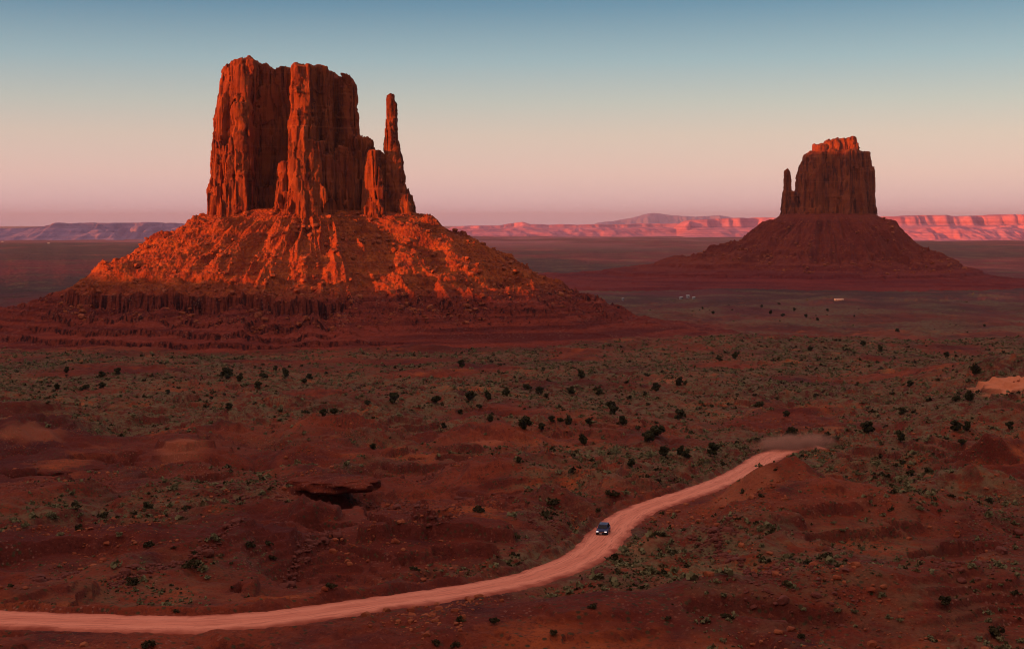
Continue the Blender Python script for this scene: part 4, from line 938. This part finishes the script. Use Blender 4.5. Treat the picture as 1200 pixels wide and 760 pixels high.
    bm = bmesh.new(); bbox(bm, (-0.12, -2.44, 0.50), (0.40, 0.02, 0.17)); bm_obj('licence_plate', bm, P_plate, car)
build_car()
bpy.data.objects['suv'].scale = (1.03, 1.0, 0.90)

# ------------------------------------------------------------------ far dwellings
def house(name, px, py, w, d, h, rz, label, cat, windows=3, gable=1.2):
    x, y, z = at(px, py, 400, 30000)
    hs = tag(empty(name, (x, y, z), rz), label, cat)
    bm = bmesh.new(); bbox(bm, (0, 0, h / 2 - 0.4), (w, d, h + 0.8)); bm_obj('wall', bm, P_white, hs)
    o = 0.35
    bm = loft([[(-w / 2 - o, -d / 2 - o, h), (-w / 2 - o, 0, h + gable), (-w / 2 - o, d / 2 + o, h), (-w / 2 - o, d / 2 + o, h - 0.12), (-w / 2 - o, -d / 2 - o, h - 0.12)],
               [(w / 2 + o, -d / 2 - o, h), (w / 2 + o, 0, h + gable), (w / 2 + o, d / 2 + o, h), (w / 2 + o, d / 2 + o, h - 0.12), (w / 2 + o, -d / 2 - o, h - 0.12)]])
    bm_obj('roof', bm, P_roof, hs)
    for k in range(windows):
        bm = bmesh.new(); bbox(bm, (-w / 2 + w * (k + 0.7) / (windows + 0.6), -d / 2 - 0.03, h * 0.55), (1.3, 0.08, 1.0)); bm_obj('window', bm, P_win, hs)
    bm = bmesh.new(); bbox(bm, (w * 0.36, -d / 2 - 0.03, 1.0), (1.0, 0.10, 2.0)); bm_obj('door', bm, P_black, hs)
house('trailer', 983, 352, 13, 4.5, 2.6, R(4), 'long white trailer home on the far flat under the smaller butte', 'trailer', 4, 0.6)
house('shed', 730, 352, 3.2, 3, 2.6, 0, 'tiny lone white shed right of the large butte', 'shed', 1, 0.8)
house('house', 798, 350, 4.5, 4, 2.2, R(20), 'lower left white house of the small far hamlet', 'house', 2)
house('house', 806, 348.8, 5, 4, 3.0, R(-10), 'tallest white house in the middle of the far hamlet', 'house', 2)
house('house', 813, 350, 4, 3.5, 2.0, R(8), 'rightmost small house of the far hamlet', 'house', 1)
house('house', 57, 285.5, 14, 9, 4, 0, 'white building far out under the left mesa', 'house', 3)
house('house', 3, 283.5, 14, 9, 4, 0, 'white building at the far left edge of the plain', 'house', 3)

# ------------------------------------------------------------------ dust hanging at the road's far end
def dust():
    pts = [at(px, py) for px, py in ((888, 527), (972, 522))]
    a, b = Vector(pts[0]), Vector(pts[1]); c = (a + b) / 2; dv = b - a
    bm = bmesh.new(); bmesh.ops.create_icosphere(bm, subdivisions=3, radius=1.0)
    me = bpy.data.meshes.new('dust'); bm.to_mesh(me); bm.free()
    m = bpy.data.materials.new('dust'); m.use_nodes = True; t = m.node_tree; t.nodes.clear()
    o = t.nodes.new('ShaderNodeOutputMaterial'); v = t.nodes.new('ShaderNodeVolumePrincipled'); v.inputs['Color'].default_value = (1.0, 0.46, 0.33, 1)
    tcn = t.nodes.new('ShaderNodeTexCoord'); ln = t.nodes.new('ShaderNodeVectorMath'); ln.operation = 'LENGTH'; t.links.new(tcn.outputs['Object'], ln.inputs[0])
    mr = t.nodes.new('ShaderNodeMapRange'); mr.inputs['From Min'].default_value = 1.0; mr.inputs['From Max'].default_value = 0.1; t.links.new(ln.outputs['Value'], mr.inputs['Value'])
    nz = t.nodes.new('ShaderNodeTexNoise'); nz.inputs['Scale'].default_value = 1.7; nz.inputs['Detail'].default_value = 3; sc_ = t.nodes.new('ShaderNodeMapping'); sc_.inputs['Scale'].default_value = (2.6, 1.2, 1.0); t.links.new(tcn.outputs['Object'], sc_.inputs['Vector']); t.links.new(sc_.outputs[0], nz.inputs['Vector'])
    cr = t.nodes.new('ShaderNodeMapRange'); cr.inputs['From Min'].default_value = 0.36; cr.inputs['From Max'].default_value = 0.66; t.links.new(nz.outputs['Fac'], cr.inputs['Value'])
    mu = t.nodes.new('ShaderNodeMath'); mu.operation = 'MULTIPLY'; t.links.new(mr.outputs[0], mu.inputs[0]); t.links.new(cr.outputs[0], mu.inputs[1])
    sq = t.nodes.new('ShaderNodeMath'); sq.operation = 'POWER'; sq.inputs[1].default_value = 1.7; t.links.new(mr.outputs[0], sq.inputs[0]); t.links.new(sq.outputs[0], mu.inputs[0])
    m2 = t.nodes.new('ShaderNodeMath'); m2.operation = 'MULTIPLY'; t.links.new(mu.outputs[0], m2.inputs[0]); m2.inputs[1].default_value = 1.15
    t.links.new(m2.outputs[0], v.inputs['Density']); t.links.new(v.outputs[0], o.inputs['Volume']); me.materials.append(m)
    ob = link('dust', me, None, (c.x, c.y, c.z + 1.2)); ob.scale = (dv.length * 0.62, 9, 3.4); ob.rotation_euler = (0, 0, math.atan2(dv.y, dv.x))
    tag(ob, kind='stuff')
dust()
